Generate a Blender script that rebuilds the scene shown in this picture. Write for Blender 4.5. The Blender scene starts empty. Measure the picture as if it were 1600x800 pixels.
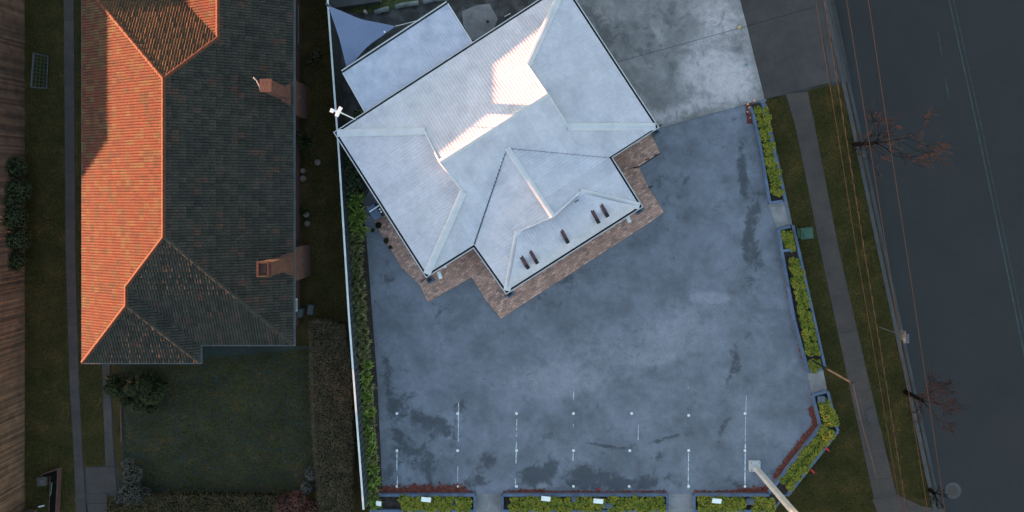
import bpy, math, random
import numpy as np
from mathutils import Vector
from mathutils.geometry import tessellate_polygon
random.seed(7)
sc = bpy.context.scene
COL = sc.collection
R = math.radians

# ------------------------------------------------------------------ camera, sky, sun, exposure
S, H, NX, NY = 30.0, 36.0, 820.0, 310.0        # metres scale and drone height; nadir of the camera in the photograph
cam = bpy.data.objects.new('camera', bpy.data.cameras.new('camera'))
COL.objects.link(cam); sc.camera = cam
cam.location = (0, 0, H)
cam.data.sensor_width = 36.0
cam.data.lens = 36.0 * H / (1600 / S)
cam.data.shift_x = (800 - NX) / 1600
cam.data.shift_y = (NY - 400) / 1600
cam.data.clip_end = 2000

SUN_EL, SUN_DEL = R(2.75), R(5.0)               # very low sun, from the left, a little towards the top
sun_dir = Vector((-math.cos(SUN_EL) * math.cos(SUN_DEL), math.cos(SUN_EL) * math.sin(SUN_DEL), math.sin(SUN_EL)))
w = bpy.data.worlds.new('World'); sc.world = w; w.use_nodes = True
nt = w.node_tree; bg = nt.nodes['Background']
sky = nt.nodes.new('ShaderNodeTexSky'); sky.sky_type = 'NISHITA'; sky.sun_disc = False
sky.sun_elevation = SUN_EL
sky.sun_rotation = math.atan2(sun_dir.x, sun_dir.y)
sky.ozone_density = 1.15; sky.dust_density = 0.5
nt.links.new(sky.outputs[0], bg.inputs[0]); bg.inputs[1].default_value = 0.15
sl = bpy.data.lights.new('sun', 'SUN'); sl.energy = 5.0; sl.angle = R(0.6); sl.color = (1.0, 0.43, 0.21)
so = bpy.data.objects.new('sun', sl); COL.objects.link(so)
so.rotation_euler = sun_dir.to_track_quat('Z', 'Y').to_euler(); so.location = (-60, 5, 10)
sc.view_settings.view_transform = 'Standard'; sc.view_settings.look = 'None'
sc.view_settings.gamma = 1.0; sc.view_settings.exposure = 3.0

# ------------------------------------------------------------------ geometry helpers
def P(px, py, z=0.0):
    k = (1 - z / H) / S
    return np.array([(px - NX) * k, (NY - py) * k, z])
def plane(a, b, t, inside):                     # roof plane z = A x + B y + C rising at slope t from the eave a-b
    d = (b - a)[:2]; d = d / np.linalg.norm(d); n = np.array([-d[1], d[0]])
    if np.dot(inside[:2] - a[:2], n) < 0: n = -n
    return np.array([t * n[0], t * n[1], a[2] - t * np.dot(n, a[:2])])
def I3(p, q, r):
    M = np.array([[p[0], p[1], -1], [q[0], q[1], -1], [r[0], r[1], -1]])
    return np.linalg.solve(M, -np.array([p[2], q[2], r[2]]))
def hit(pl, px, py):
    cx, cy = (px - NX) / S, (NY - py) / S; g = pl[0] * cx + pl[1] * cy
    return P(px, py, (g + pl[2]) / (1 + g / H))
def ridge_pt(a, b, px, py):                     # point of the line where two roof planes meet, nearest a sight line
    p = (hit(a, px, py) + hit(b, px, py)) / 2
    A = a - b; n = A[:2]; d = (n @ p[:2] + A[2]) / (n @ n); xy = p[:2] - n * d
    return np.array([xy[0], xy[1], a[0] * xy[0] + a[1] * xy[1] + a[2]])
level = lambda z: np.array([0, 0, z])

class MB:
    def __init__(s): s.v = []; s.f = []; s.m = []
    def poly(s, pts, mi=0):
        k = len(s.v); s.v += [tuple(map(float, p)) for p in pts]; s.f.append(tuple(range(k, k + len(pts)))); s.m.append(mi)
    def raw(s, pts, faces, mi=0):
        k = len(s.v); s.v += [tuple(map(float, p)) for p in pts]
        for f in faces: s.f.append(tuple(i + k for i in f)); s.m.append(mi)
    def box(s, c, size, rz=0.0, mi=0, tilt=None):
        x, y, z = [q / 2 for q in size]; ca, sa = math.cos(rz), math.sin(rz)
        pts = []
        for dz in (-z, z):
            for dx, dy in ((-x, -y), (x, -y), (x, y), (-x, y)):
                pts.append((c[0] + dx * ca - dy * sa, c[1] + dx * sa + dy * ca, c[2] + dz + (tilt * dy if tilt else 0)))
        s.raw(pts, [(3, 2, 1, 0), (4, 5, 6, 7), (0, 1, 5, 4), (1, 2, 6, 5), (2, 3, 7, 6), (3, 0, 4, 7)], mi)
    def beam(s, a, b, wd, hh, mi=0):            # box beam along a-b
        a, b = Vector(a), Vector(b); d = (b - a).normalized()
        u = d.cross(Vector((0, 0, 1)))
        u = Vector((1, 0, 0)) if u.length < 1e-4 else u.normalized()
        n = u.cross(d).normalized(); pts = []
        for q in (a, b):
            for sx, sy in ((-1, -1), (1, -1), (1, 1), (-1, 1)):
                pts.append(q + u * sx * wd / 2 + n * sy * hh / 2)
        s.raw(pts, [(0, 1, 2, 3), (7, 6, 5, 4), (0, 4, 5, 1), (1, 5, 6, 2), (2, 6, 7, 3), (3, 7, 4, 0)], mi)
    def tube(s, pts, rad, n=6, mi=0, cap=True):
        rings = []; N = len(pts); rads = rad if hasattr(rad, '__len__') else [rad] * N
        V = [Vector(p) for p in pts]; out = []
        for i in range(N):
            d = (V[min(i + 1, N - 1)] - V[max(i - 1, 0)]).normalized()
            u = d.cross(Vector((0, 0, 1)))
            u = Vector((1, 0, 0)) if u.length < 1e-3 else u.normalized()
            q = d.cross(u)
            for k in range(n):
                a = 2 * math.pi * k / n
                out.append(V[i] + (u * math.cos(a) + q * math.sin(a)) * rads[i])
        F = []
        for i in range(N - 1):
            for k in range(n):
                F.append((i * n + k, i * n + (k + 1) % n, (i + 1) * n + (k + 1) % n, (i + 1) * n + k))
        if cap: F.append(tuple(range(n))[::-1]); F.append(tuple(range((N - 1) * n, N * n)))
        s.raw(out, F, mi)
    def prism(s, pts, z0, z1, mi=0):            # pts: xy polygon; z0/z1 bottom/top
        n = len(pts); a = 0
        for i in range(n): a += pts[i][0] * pts[(i + 1) % n][1] - pts[(i + 1) % n][0] * pts[i][1]
        if a < 0: pts = pts[::-1]
        v = [(p[0], p[1], z0) for p in pts] + [(p[0], p[1], z1) for p in pts]
        s.raw(v, [tuple(range(n, 2 * n)), tuple(range(n))[::-1]] + [(i, (i + 1) % n, n + (i + 1) % n, n + i) for i in range(n)], mi)
    def build(s, name, mats, parent=None, smooth=False):
        me = bpy.data.meshes.new(name); me.from_pydata(s.v, [], s.f)
        if not isinstance(mats, (list, tuple)): mats = [mats]
        for m in mats: me.materials.append(m)
        if len(mats) > 1: me.polygons.foreach_set('material_index', s.m)
        if smooth: me.polygons.foreach_set('use_smooth', [True] * len(s.f))
        me.update()
        o = bpy.data.objects.new(name, me); COL.objects.link(o)
        if parent is not None: o.parent = parent; o.location = tuple(-Vector(parent.location)) if parent.get('_abs') else (0, 0, 0)
        return o

def tag(o, label=None, cat=None, group=None, kind=None):
    if label: o['label'] = label
    if cat: o['category'] = cat
    if group: o['group'] = group
    if kind: o['kind'] = kind
    return o
def thing(name, label, cat, loc=(0, 0, 0), rz=0, group=None):
    o = bpy.data.objects.new(name, None); COL.objects.link(o)
    o.location = tuple(map(float, loc)); o.rotation_euler = (0, 0, rz); o.empty_display_size = 0.2
    return tag(o, label, cat, group)
def copy_tree(o, parent=None):
    c = o.copy(); COL.objects.link(c); c.parent = parent
    for ch in list(o.children): copy_tree(ch, c)
    return c
def place(parts, root, mb_name, mat):           # helper for parts modelled in world space under an Empty
    o = parts.build(mb_name, mat, root)
    o.location = tuple(-Vector(root.location)); return o
ORD = ['first', 'second', 'third', 'fourth', 'fifth', 'sixth', 'seventh', 'eighth', 'ninth', 'tenth', 'eleventh', 'twelfth', 'thirteenth',
       'fourteenth', 'fifteenth', 'sixteenth', 'seventeenth', 'eighteenth', 'nineteenth', 'twentieth']
ORD += [t_ + '-' + q for t_ in ('twenty', 'thirty', 'forty', 'fifty', 'sixty') for q in ORD[:9] + ['tenth']]
ORD = [q.replace('twenty-tenth', 'thirtieth').replace('thirty-tenth', 'fortieth').replace('forty-tenth', 'fiftieth') for q in ORD]
def lerp(a, b, t): return a + (b - a) * t
def along(line, y):                             # x of a polyline (x,y) at y
    for (x0, y0), (x1, y1) in zip(line[:-1], line[1:]):
        if y <= y1 or (x1, y1) == line[-1]: return lerp(x0, x1, (y - y0) / (y1 - y0))

# ------------------------------------------------------------------ materials
def newmat(name):
    m = bpy.data.materials.new(name); m.use_nodes = True
    n = m.node_tree.nodes; return m, n, m.node_tree.links, n['Principled BSDF']
def ramp(n, stops, interp='LINEAR'):
    r = n.new('ShaderNodeValToRGB'); r.color_ramp.interpolation = interp
    el = r.color_ramp.elements
    while len(el) > 1: el.remove(el[-1])
    el[0].position = stops[0][0]; el[0].color = (*stops[0][1], 1)
    for p, c in stops[1:]:
        e = el.new(p); e.color = (*c, 1)
    return r
def noise(n, l, scale, detail=4, rough=0.55, coord=None, dist=0.0):
    t = n.new('ShaderNodeTexNoise'); t.inputs['Scale'].default_value = scale; t.inputs['Detail'].default_value = detail
    t.inputs['Roughness'].default_value = rough; t.inputs['Distortion'].default_value = dist
    if coord is None:
        g = n.new('ShaderNodeNewGeometry'); coord = g.outputs['Position']
    l.new(coord, t.inputs['Vector']); return t
def mixc(n, l, fac, a, b, mode='MIX'):
    m = n.new('ShaderNodeMix'); m.data_type = 'RGBA'; m.blend_type = mode
    for s_, v in ((0, fac), (6, a), (7, b)):
        if isinstance(v, (float, int)): m.inputs[s_].default_value = v
        elif isinstance(v, tuple): m.inputs[s_].default_value = (*v, 1)
        else: l.new(v, m.inputs[s_])
    return m.outputs[2]
def mat(name, stops, scale=3.0, rough=0.8, bump=0.0, bscale=40, island=0.0, detail=5, metal=0.0, fine=0.0, fscale=30, objrand=0.0, spec=0.5, istops=None):
    """colour from world-space noise through a ramp; optional per-island and per-object variation, fine grain and bump"""
    m, n, l, b = newmat(name)
    t = noise(n, l, scale, detail); f = t.outputs['Fac']
    r = ramp(n, stops); l.new(f, r.inputs[0]); c = r.outputs[0]
    if istops:
        g = n.new('ShaderNodeNewGeometry'); ri = ramp(n, istops); l.new(g.outputs['Random Per Island'], ri.inputs[0])
        c = mixc(n, l, 0.6, c, ri.outputs[0])
    if fine:
        t2 = noise(n, l, fscale, 3, 0.7); r2 = ramp(n, [(0.3, (1 - fine,) * 3), (0.7, (1 + fine,) * 3)]); l.new(t2.outputs['Fac'], r2.inputs[0])
        c = mixc(n, l, 1.0, c, r2.outputs[0], 'MULTIPLY')
    if island:
        g = n.new('ShaderNodeNewGeometry'); r3 = ramp(n, [(0, (1 - island,) * 3), (1, (1 + island,) * 3)]); l.new(g.outputs['Random Per Island'], r3.inputs[0])
        c = mixc(n, l, 1.0, c, r3.outputs[0], 'MULTIPLY')
    if objrand:
        g = n.new('ShaderNodeObjectInfo'); r3 = ramp(n, [(0, (1 - objrand,) * 3), (1, (1 + objrand,) * 3)]); l.new(g.outputs['Random'], r3.inputs[0])
        c = mixc(n, l, 1.0, c, r3.outputs[0], 'MULTIPLY')
    l.new(c, b.inputs['Base Color']); b.inputs['Roughness'].default_value = rough; b.inputs['Metallic'].default_value = metal
    b.inputs['Specular IOR Level'].default_value = spec
    if bump:
        t3 = noise(n, l, bscale, 4, 0.7); bp = n.new('ShaderNodeBump'); bp.inputs['Strength'].default_value = bump; bp.inputs['Distance'].default_value = 0.03
        l.new(t3.outputs['Fac'], bp.inputs['Height']); l.new(bp.outputs[0], b.inputs['Normal'])
    return m
def g2(v, k=1.0): return (v * 0.96, v, v * (1 + 0.07 * k))

def blob_mat(name, base, dark, light, blobs, rough=0.75, bump=0.35, nscale=0.55, lightamt=0.6, crack=0.22):
    """worn pavement: cloudy base, plus stains and painted shade with a place and an outline of their own.
    blobs: (px, py, rx, ry, angle, amount) amount > 0 dark stain or painted shade, < 0 pale patch"""
    m, n, l, b = newmat(name)
    geo = n.new('ShaderNodeNewGeometry'); pos = geo.outputs['Position']
    big = noise(n, l, nscale, 7, 0.62, pos, 0.25); r = ramp(n, [(0.32, tuple(q * 0.70 for q in base)), (0.5, base), (0.68, tuple(q * 1.30 for q in base))]); l.new(big.outputs['Fac'], r.inputs[0])
    c = r.outputs[0]
    mid = noise(n, l, 2.6, 8, 0.68, pos, 0.4)
    edge = noise(n, l, 1.5, 10, 0.74, pos, 0.5)
    sums = {1: None, -1: None}
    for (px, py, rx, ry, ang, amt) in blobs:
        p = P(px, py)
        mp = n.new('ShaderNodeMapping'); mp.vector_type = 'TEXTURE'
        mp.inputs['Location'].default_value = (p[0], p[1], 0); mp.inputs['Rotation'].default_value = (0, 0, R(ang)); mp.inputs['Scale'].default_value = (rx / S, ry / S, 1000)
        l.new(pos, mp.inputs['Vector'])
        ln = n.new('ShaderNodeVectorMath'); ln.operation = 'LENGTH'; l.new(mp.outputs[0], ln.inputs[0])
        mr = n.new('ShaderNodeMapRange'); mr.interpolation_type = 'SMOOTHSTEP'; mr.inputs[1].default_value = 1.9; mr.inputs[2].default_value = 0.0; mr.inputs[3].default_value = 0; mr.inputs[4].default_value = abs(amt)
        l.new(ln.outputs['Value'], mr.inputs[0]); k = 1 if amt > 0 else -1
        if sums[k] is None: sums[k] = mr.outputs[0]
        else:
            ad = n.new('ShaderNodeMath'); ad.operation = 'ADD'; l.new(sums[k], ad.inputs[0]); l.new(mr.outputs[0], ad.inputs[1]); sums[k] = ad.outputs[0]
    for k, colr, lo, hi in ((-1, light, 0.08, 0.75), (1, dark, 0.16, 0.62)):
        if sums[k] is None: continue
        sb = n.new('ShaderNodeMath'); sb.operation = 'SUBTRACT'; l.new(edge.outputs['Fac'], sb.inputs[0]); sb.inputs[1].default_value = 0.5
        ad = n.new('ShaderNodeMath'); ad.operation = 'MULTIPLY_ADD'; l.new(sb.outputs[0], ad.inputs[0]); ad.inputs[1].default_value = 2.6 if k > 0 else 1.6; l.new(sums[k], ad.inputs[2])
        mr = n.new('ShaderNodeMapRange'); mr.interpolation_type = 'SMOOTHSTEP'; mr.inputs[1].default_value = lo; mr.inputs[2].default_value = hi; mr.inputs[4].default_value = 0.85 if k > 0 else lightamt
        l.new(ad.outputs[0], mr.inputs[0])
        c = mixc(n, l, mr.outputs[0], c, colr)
    vo = n.new('ShaderNodeTexVoronoi'); vo.feature = 'DISTANCE_TO_EDGE'; vo.inputs['Scale'].default_value = crack
    wn = noise(n, l, 1.6, 4, 0.7, pos, 0.5); wv = n.new('ShaderNodeVectorMath'); wv.operation = 'MULTIPLY_ADD'; l.new(wn.outputs['Color'], wv.inputs[0]); wv.inputs[1].default_value = (1.1, 1.1, 0); l.new(pos, wv.inputs[2]); l.new(wv.outputs[0], vo.inputs['Vector'])
    cm = n.new('ShaderNodeMapRange'); cm.inputs[1].default_value = 0.0; cm.inputs[2].default_value = 0.008 * crack * 4; cm.inputs[3].default_value = 0.38; cm.inputs[4].default_value = 0.0; l.new(vo.outputs['Distance'], cm.inputs[0])
    cb = noise(n, l, 0.35, 3, 0.6, pos); cr = n.new('ShaderNodeMapRange'); cr.inputs[1].default_value = 0.5; cr.inputs[2].default_value = 0.6; l.new(cb.outputs['Fac'], cr.inputs[0])
    cq = n.new('ShaderNodeMath'); cq.operation = 'MULTIPLY'; l.new(cm.outputs[0], cq.inputs[0]); l.new(cr.outputs[0], cq.inputs[1]); c = mixc(n, l, cq.outputs[0], c, dark)
    sp = noise(n, l, 6.0, 2, 0.5, pos); sr = n.new('ShaderNodeMapRange'); sr.inputs[1].default_value = 0.70; sr.inputs[2].default_value = 0.76; sr.inputs[4].default_value = 0.5; l.new(sp.outputs['Fac'], sr.inputs[0]); c = mixc(n, l, sr.outputs[0], c, dark)
    r2 = ramp(n, [(0.3, (0.84,) * 3), (0.7, (1.14,) * 3)]); l.new(mid.outputs['Fac'], r2.inputs[0]); c = mixc(n, l, 1.0, c, r2.outputs[0], 'MULTIPLY')
    fi = noise(n, l, 18, 6, 0.85, pos); r3 = ramp(n, [(0.3, (0.76,) * 3), (0.7, (1.24,) * 3)]); l.new(fi.outputs['Fac'], r3.inputs[0]); c = mixc(n, l, 1.0, c, r3.outputs[0], 'MULTIPLY')
    l.new(c, b.inputs['Base Color']); b.inputs['Roughness'].default_value = rough
    bp = n.new('ShaderNodeBump'); bp.inputs['Strength'].default_value = bump; bp.inputs['Distance'].default_value = 0.01
    l.new(fi.outputs['Fac'], bp.inputs['Height']); l.new(bp.outputs[0], b.inputs['Normal'])
    return m

M = {}
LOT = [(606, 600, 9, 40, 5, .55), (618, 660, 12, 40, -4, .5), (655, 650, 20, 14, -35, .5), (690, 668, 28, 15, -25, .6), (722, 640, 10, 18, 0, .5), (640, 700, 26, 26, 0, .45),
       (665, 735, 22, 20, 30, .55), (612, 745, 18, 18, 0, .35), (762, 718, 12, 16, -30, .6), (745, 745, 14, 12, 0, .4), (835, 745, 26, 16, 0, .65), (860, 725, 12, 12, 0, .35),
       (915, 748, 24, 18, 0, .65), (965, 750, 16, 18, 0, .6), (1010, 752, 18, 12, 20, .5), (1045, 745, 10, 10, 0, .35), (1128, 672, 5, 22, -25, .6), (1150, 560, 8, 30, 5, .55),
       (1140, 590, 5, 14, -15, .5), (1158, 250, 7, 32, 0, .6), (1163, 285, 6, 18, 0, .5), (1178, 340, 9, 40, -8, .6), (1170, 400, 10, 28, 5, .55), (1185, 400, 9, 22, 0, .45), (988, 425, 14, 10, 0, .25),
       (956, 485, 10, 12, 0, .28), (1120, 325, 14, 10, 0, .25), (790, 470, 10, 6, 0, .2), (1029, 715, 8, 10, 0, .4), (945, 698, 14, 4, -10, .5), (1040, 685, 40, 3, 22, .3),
       (1070, 520, 70, 45, 30, -.45), (930, 560, 110, 45, 20, -.45), (1110, 465, 34, 8, -5, -.7), (1062, 520, 10, 36, -28, -.6), (1020, 560, 30, 9, 10, -.5), (860, 600, 60, 24, 0, -.45), (845, 585, 14, 8, 0, -.5), (880, 450, 90, 16, 33, .22), (700, 480, 50, 20, 10, .18), (1040, 300, 30, 60, 30, .15), (1020, 690, 90, 3, 12, .35), (960, 698, 60, 2.5, -8, .4), (850, 757, 22, 7, 8, -.9), (640, 620, 12, 30, 0, .3), (690, 705, 30, 14, -20, .25), (880, 740, 60, 14, 0, .3), (990, 757, 60, 8, 0, .4), (735, 757, 30, 8, 0, .35), (1165, 320, 8, 60, 0, .3), (1210, 740, 20, 8, 50, .3), (1150, 755, 30, 8, 0, .3), (860, 690, 12, 30, 10, .2), (600, 440, 20, 40, 0, .2), (1180, 480, 12, 50, 0, .2), (720, 520, 60, 90, 0, -.15)]  # soft dark blobs round the house paving: damp edge with shade painted in
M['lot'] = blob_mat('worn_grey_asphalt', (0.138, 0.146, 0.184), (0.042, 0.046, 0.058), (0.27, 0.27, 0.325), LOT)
DRV = [(920, 30, 30, 60, 20, .35), (1000, 60, 60, 50, 0, .28), (940, 110, 18, 40, 30, .4), (1050, 130, 14, 40, 0, .3), (1000, 150, 14, 50, 8, -.2), (1110, 110, 55, 45, 10, -.65), (1120, 25, 50, 26, -20, -.5),
       (1035, 180, 60, 12, 15, -.5), (1150, 140, 30, 30, 0, -.4), (1025, 50, 6, 30, 25, -.35), (1060, 15, 35, 22, 0, .3)]
M['drive'] = blob_mat('stained_concrete', (0.205, 0.190, 0.198), (0.095, 0.094, 0.102), (0.58, 0.50, 0.53), DRV, nscale=0.8, lightamt=0.72)
M['drive_out'] = blob_mat('dimmed_concrete', (0.04085, 0.03168, 0.0333), (0.0228, 0.018, 0.01998), (0.0665, 0.0504, 0.05328), [(1240, 95, 50, 30, 0, .2), (1220, 30, 40, 30, 0, -.3)])  # copy of the driveway concrete, dimming outside the lot put into its colour
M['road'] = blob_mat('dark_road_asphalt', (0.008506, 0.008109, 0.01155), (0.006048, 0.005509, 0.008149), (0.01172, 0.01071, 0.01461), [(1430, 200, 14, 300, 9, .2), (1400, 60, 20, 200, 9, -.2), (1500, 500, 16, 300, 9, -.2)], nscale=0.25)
M['grass'] = mat('short_grass', [(0.3, (0.02513, 0.02058, 0.007752)), (0.5, (0.04731, 0.03396, 0.0126)), (0.68, (0.08131, 0.04733, 0.02035))], 0.8, 0.95, 0.8, 25, fine=0.35, fscale=14, spec=0.1)
M['lawn'] = mat('lawn_grass', [(0.3, (0.02028, 0.02693, 0.022)), (0.5, (0.02873, 0.03827, 0.0374)), (0.7, (0.0473, 0.04536, 0.0264))], 0.35, 0.95, 0.8, 25, fine=0.3, fscale=14, spec=0.1)
M['blade'] = mat('grass_blades', [(0.3, (0.02808, 0.02903, 0.0076)), (0.55, (0.05335, 0.04355, 0.0133)), (0.75, (0.09828, 0.05806, 0.0209))], 0.9, 0.9, island=0.5, spec=0.1)
M['path'] = mat('footpath_concrete', [(0.3, (0.038, 0.02797, 0.02693)), (0.7, (0.058, 0.04122, 0.03794))], 1.2, 0.85, 0.3, 40, fine=0.18, fscale=12, objrand=0.12)
M['kerb'] = mat('kerb_concrete', [(0.3, (0.0361, 0.0352, 0.04032)), (0.7, (0.0608, 0.056, 0.06336))], 1.5, 0.85, 0.3, 40, fine=0.2, objrand=0.15)
M['paint'] = mat('faded_road_paint', [(0.3, (0.021, 0.028, 0.03264)), (0.7, (0.042, 0.056, 0.06256))], 2, 0.8, fine=0.35, fscale=9)
M['paint_faint'] = mat('worn_road_paint', [(0.3, (0.0135, 0.0168, 0.0204)), (0.7, (0.0315, 0.0406, 0.04624))], 2, 0.8, fine=0.4, fscale=9)
M['white'] = mat('worn_white_paint', [(0.35, (0.22, 0.25, 0.29)), (0.6, (0.62, 0.64, 0.68))], 6, 0.6, fine=0.3, fscale=25)
M['marker'] = mat('white_marker', [(0.3, (0.6375, 0.6375, 0.68)), (0.7, (0.765, 0.765, 0.782))], 6, 0.5)
M['roof'] = mat('pale_roof_metal', [(0.3, (0.4221, 0.4061, 0.4782)), (0.5, (0.4952, 0.4732, 0.5489)), (0.7, (0.552, 0.5217, 0.5988))], 1.1, 0.55, objrand=0.05, fine=0.08, fscale=5, detail=7, spec=0.4)
M['cap'] = mat('pale_ridge_metal', [(0.3, (0.4705, 0.4731, 0.5176)), (0.7, (0.5646, 0.552, 0.6117))], 2, 0.5, spec=0.4)
M['lean'] = mat('white_lean_to_metal', [(0.3, (0.357, 0.3648, 0.464)), (0.5, (0.425, 0.4256, 0.528)), (0.7, (0.493, 0.4788, 0.576))], 1.6, 0.55, objrand=0.03, fine=0.08, fscale=6, detail=7)
M['gut_in'] = mat('gutter_inside', [(0.3, (0.012, 0.012, 0.016)), (0.7, (0.03, 0.03, 0.035))], 3, 0.8)
M['rim'] = mat('gutter_rim', [(0.3, (0.42, 0.40, 0.42)), (0.7, (0.55, 0.54, 0.56))], 3, 0.6)
M['maroon'] = mat('maroon_painted_timber', [(0.3, (0.055, 0.022, 0.026)), (0.7, (0.095, 0.042, 0.048))], 5, 0.7)
M['black'] = mat('black_metal', [(0.3, (0.004, 0.004, 0.005)), (0.7, (0.01, 0.01, 0.011))], 5, 0.5)
TER = [(0.0, (0.055, 0.022, 0.020)), (0.35, (0.104, 0.029, 0.019)), (0.62, (0.088, 0.032, 0.022)), (0.82, (0.090, 0.076, 0.036)), (1.0, (0.034, 0.026, 0.021))]
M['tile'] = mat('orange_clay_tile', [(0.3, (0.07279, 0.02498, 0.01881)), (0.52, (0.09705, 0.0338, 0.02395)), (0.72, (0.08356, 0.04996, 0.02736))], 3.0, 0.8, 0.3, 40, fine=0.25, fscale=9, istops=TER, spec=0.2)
M['tile_old_dim'] = mat('lichened_dimmed_tile', [(0.32, (0.02764, 0.02652, 0.02334)), (0.5, (0.0387, 0.03666, 0.03226)), (0.62, (0.05345, 0.0468, 0.04118)), (0.72, (0.08754, 0.04524, 0.03295))], 1.7, 0.9, 0.4, 40, fine=0.45, fscale=11, detail=8,  # lichen grey, plus dimness of the slopes away from the sun painted in
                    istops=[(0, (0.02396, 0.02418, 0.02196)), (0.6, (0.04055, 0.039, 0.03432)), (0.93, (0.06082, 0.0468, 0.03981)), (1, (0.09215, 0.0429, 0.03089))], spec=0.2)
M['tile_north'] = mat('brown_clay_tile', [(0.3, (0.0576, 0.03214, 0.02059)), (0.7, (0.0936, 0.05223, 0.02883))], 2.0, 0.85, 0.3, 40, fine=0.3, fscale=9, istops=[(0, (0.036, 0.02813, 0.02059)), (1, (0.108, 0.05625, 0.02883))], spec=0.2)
M['brick'] = mat('red_brown_brick', [(0.3, (0.0646, 0.02688, 0.02167)), (0.7, (0.1064, 0.04352, 0.03315))], 4, 0.9, 0.5, 35, fine=0.3, fscale=16)
M['paver'] = mat('clay_paver', [(0.3, (0.3296, 0.1893, 0.156)), (0.5, (0.4644, 0.2569, 0.208)), (0.7, (0.5543, 0.3177, 0.26))], 1.5, 0.85, 0.2, 40, island=0.14, fine=0.2, fscale=10,
                   istops=[(0, (0.2547, 0.1893, 0.169)), (0.25, (0.4494, 0.2569, 0.208)), (0.8, (0.5393, 0.2974, 0.234)), (1, (0.6292, 0.4191, 0.351))])
M['joint'] = mat('paver_joint_sand', [(0.3, (0.12, 0.1045, 0.099)), (0.7, (0.192, 0.154, 0.143))], 6, 0.95)
M['paling'] = mat('weathered_timber_paling', [(0.3, (0.0625, 0.033, 0.02238)), (0.7, (0.1319, 0.072, 0.0483))], 2.2, 0.9, 0.4, 30, objrand=0.45, fine=0.25)
M['navy'] = mat('navy_steel_fence', [(0.3, (0.020, 0.030, 0.045)), (0.7, (0.032, 0.045, 0.065))], 2, 0.6)
M['coping'] = mat('pale_fence_capping', [(0.3, (0.5, 0.52, 0.54)), (0.7, (0.7, 0.7, 0.72))], 2, 0.6)
M['sleeper'] = mat('blue_grey_sleeper', [(0.3, (0.062, 0.088, 0.155)), (0.7, (0.10, 0.135, 0.215))], 2.5, 0.75, 0.3, 30, fine=0.2, objrand=0.15)
M['soil'] = mat('dark_mulched_soil', [(0.3, (0.012, 0.010, 0.010)), (0.5, (0.028, 0.020, 0.018)), (0.72, (0.065, 0.04, 0.032))], 5, 0.95, 0.9, 30, fine=0.4)
M['yard'] = mat('dark_yard_soil', [(0.3, (0.0224, 0.0256, 0.0224)), (0.5, (0.0544, 0.0512, 0.0544)), (0.72, (0.12, 0.1088, 0.112))], 1.6, 0.95, 0.9, 30, fine=0.4)
M['redchip'] = mat('red_bark_mulch', [(0.3, (0.10, 0.022, 0.016)), (0.7, (0.20, 0.05, 0.035))], 6, 0.9, island=0.55)
M['sail'] = mat('blue_grey_shade_cloth', [(0.3, (0.1391, 0.165, 0.2678)), (0.7, (0.1724, 0.205, 0.315))], 0.8, 0.85, 0.2, 60)
M['log'] = mat('grey_log', [(0.3, (0.09, 0.105, 0.11)), (0.7, (0.20, 0.225, 0.23))], 3, 0.9, 0.5, 20)
M['metal'] = mat('grey_galvanised_metal', [(0.3, (0.054, 0.06, 0.066)), (0.7, (0.09, 0.099, 0.108))], 3, 0.5)
M['dim'] = mat('dull_grey_metal', [(0.3, (0.05, 0.06, 0.075)), (0.7, (0.09, 0.10, 0.12))], 3, 0.6)
M['whitebox'] = mat('white_plastic', [(0.3, (0.66, 0.70, 0.72)), (0.7, (0.8, 0.83, 0.84))], 3, 0.5)
M['post'] = mat('white_painted_post', [(0.3, (0.3744, 0.3744, 0.396)), (0.7, (0.4752, 0.4752, 0.4968))], 2, 0.6, fine=0.12)
M['bin'] = mat('dark_green_plastic', [(0.3, (0.018, 0.055, 0.035)), (0.7, (0.028, 0.08, 0.05))], 3, 0.5)
M['wire'] = mat('brown_cable', [(0.3, (0.008838, 0.009204, 0.01005)), (0.7, (0.01415, 0.01428, 0.01563))], 3, 0.6, spec=0.05)
M['bark'] = mat('grey_brown_bark', [(0.3, (0.01007, 0.007718, 0.007077)), (0.7, (0.01846, 0.01323, 0.0118))], 8, 0.9, spec=0.05)
M['bark2'] = mat('dull_twig_bark', [(0.3, (0.003327, 0.002328, 0.002715)), (0.7, (0.006804, 0.004658, 0.005011))], 8, 0.9, spec=0.05)
M['pole'] = mat('dull_pole_metal', [(0.3, (0.0147, 0.02025, 0.024)), (0.7, (0.0231, 0.02925, 0.0336))], 3, 0.6, spec=0.05)
M['yardgrass'] = mat('yard_grass', [(0.3, (0.035, 0.05, 0.018)), (0.5, (0.06, 0.075, 0.03)), (0.7, (0.10, 0.10, 0.05))], 2.5, 0.95, 0.9, 25, fine=0.5, fscale=10, spec=0.1)
M['glass'] = mat('dark_window_glass', [(0.3, (0.02, 0.025, 0.03)), (0.7, (0.03, 0.035, 0.04))], 3, 0.1)
M['cream'] = mat('pale_wall_paint', [(0.3, (0.30, 0.27, 0.24)), (0.7, (0.36, 0.33, 0.30))], 3, 0.85)
M['stone'] = mat('garden_stone', [(0.3, (0.10, 0.08, 0.065)), (0.7, (0.18, 0.14, 0.12))], 5, 0.9, 0.4, 20)
def leafmat(name, a, b, c): return mat(name, [(0.3, a), (0.5, b), (0.7, c)], 2.5, 0.7, island=0.45, spec=0.25)
M['lime'] = leafmat('lime_leaf', (0.08501, 0.1056, 0.0108), (0.1616, 0.176, 0.018), (0.255, 0.2041, 0.027))
M['olive'] = leafmat('olive_leaf', (0.09, 0.10, 0.04), (0.17, 0.18, 0.08), (0.27, 0.25, 0.13))
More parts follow.
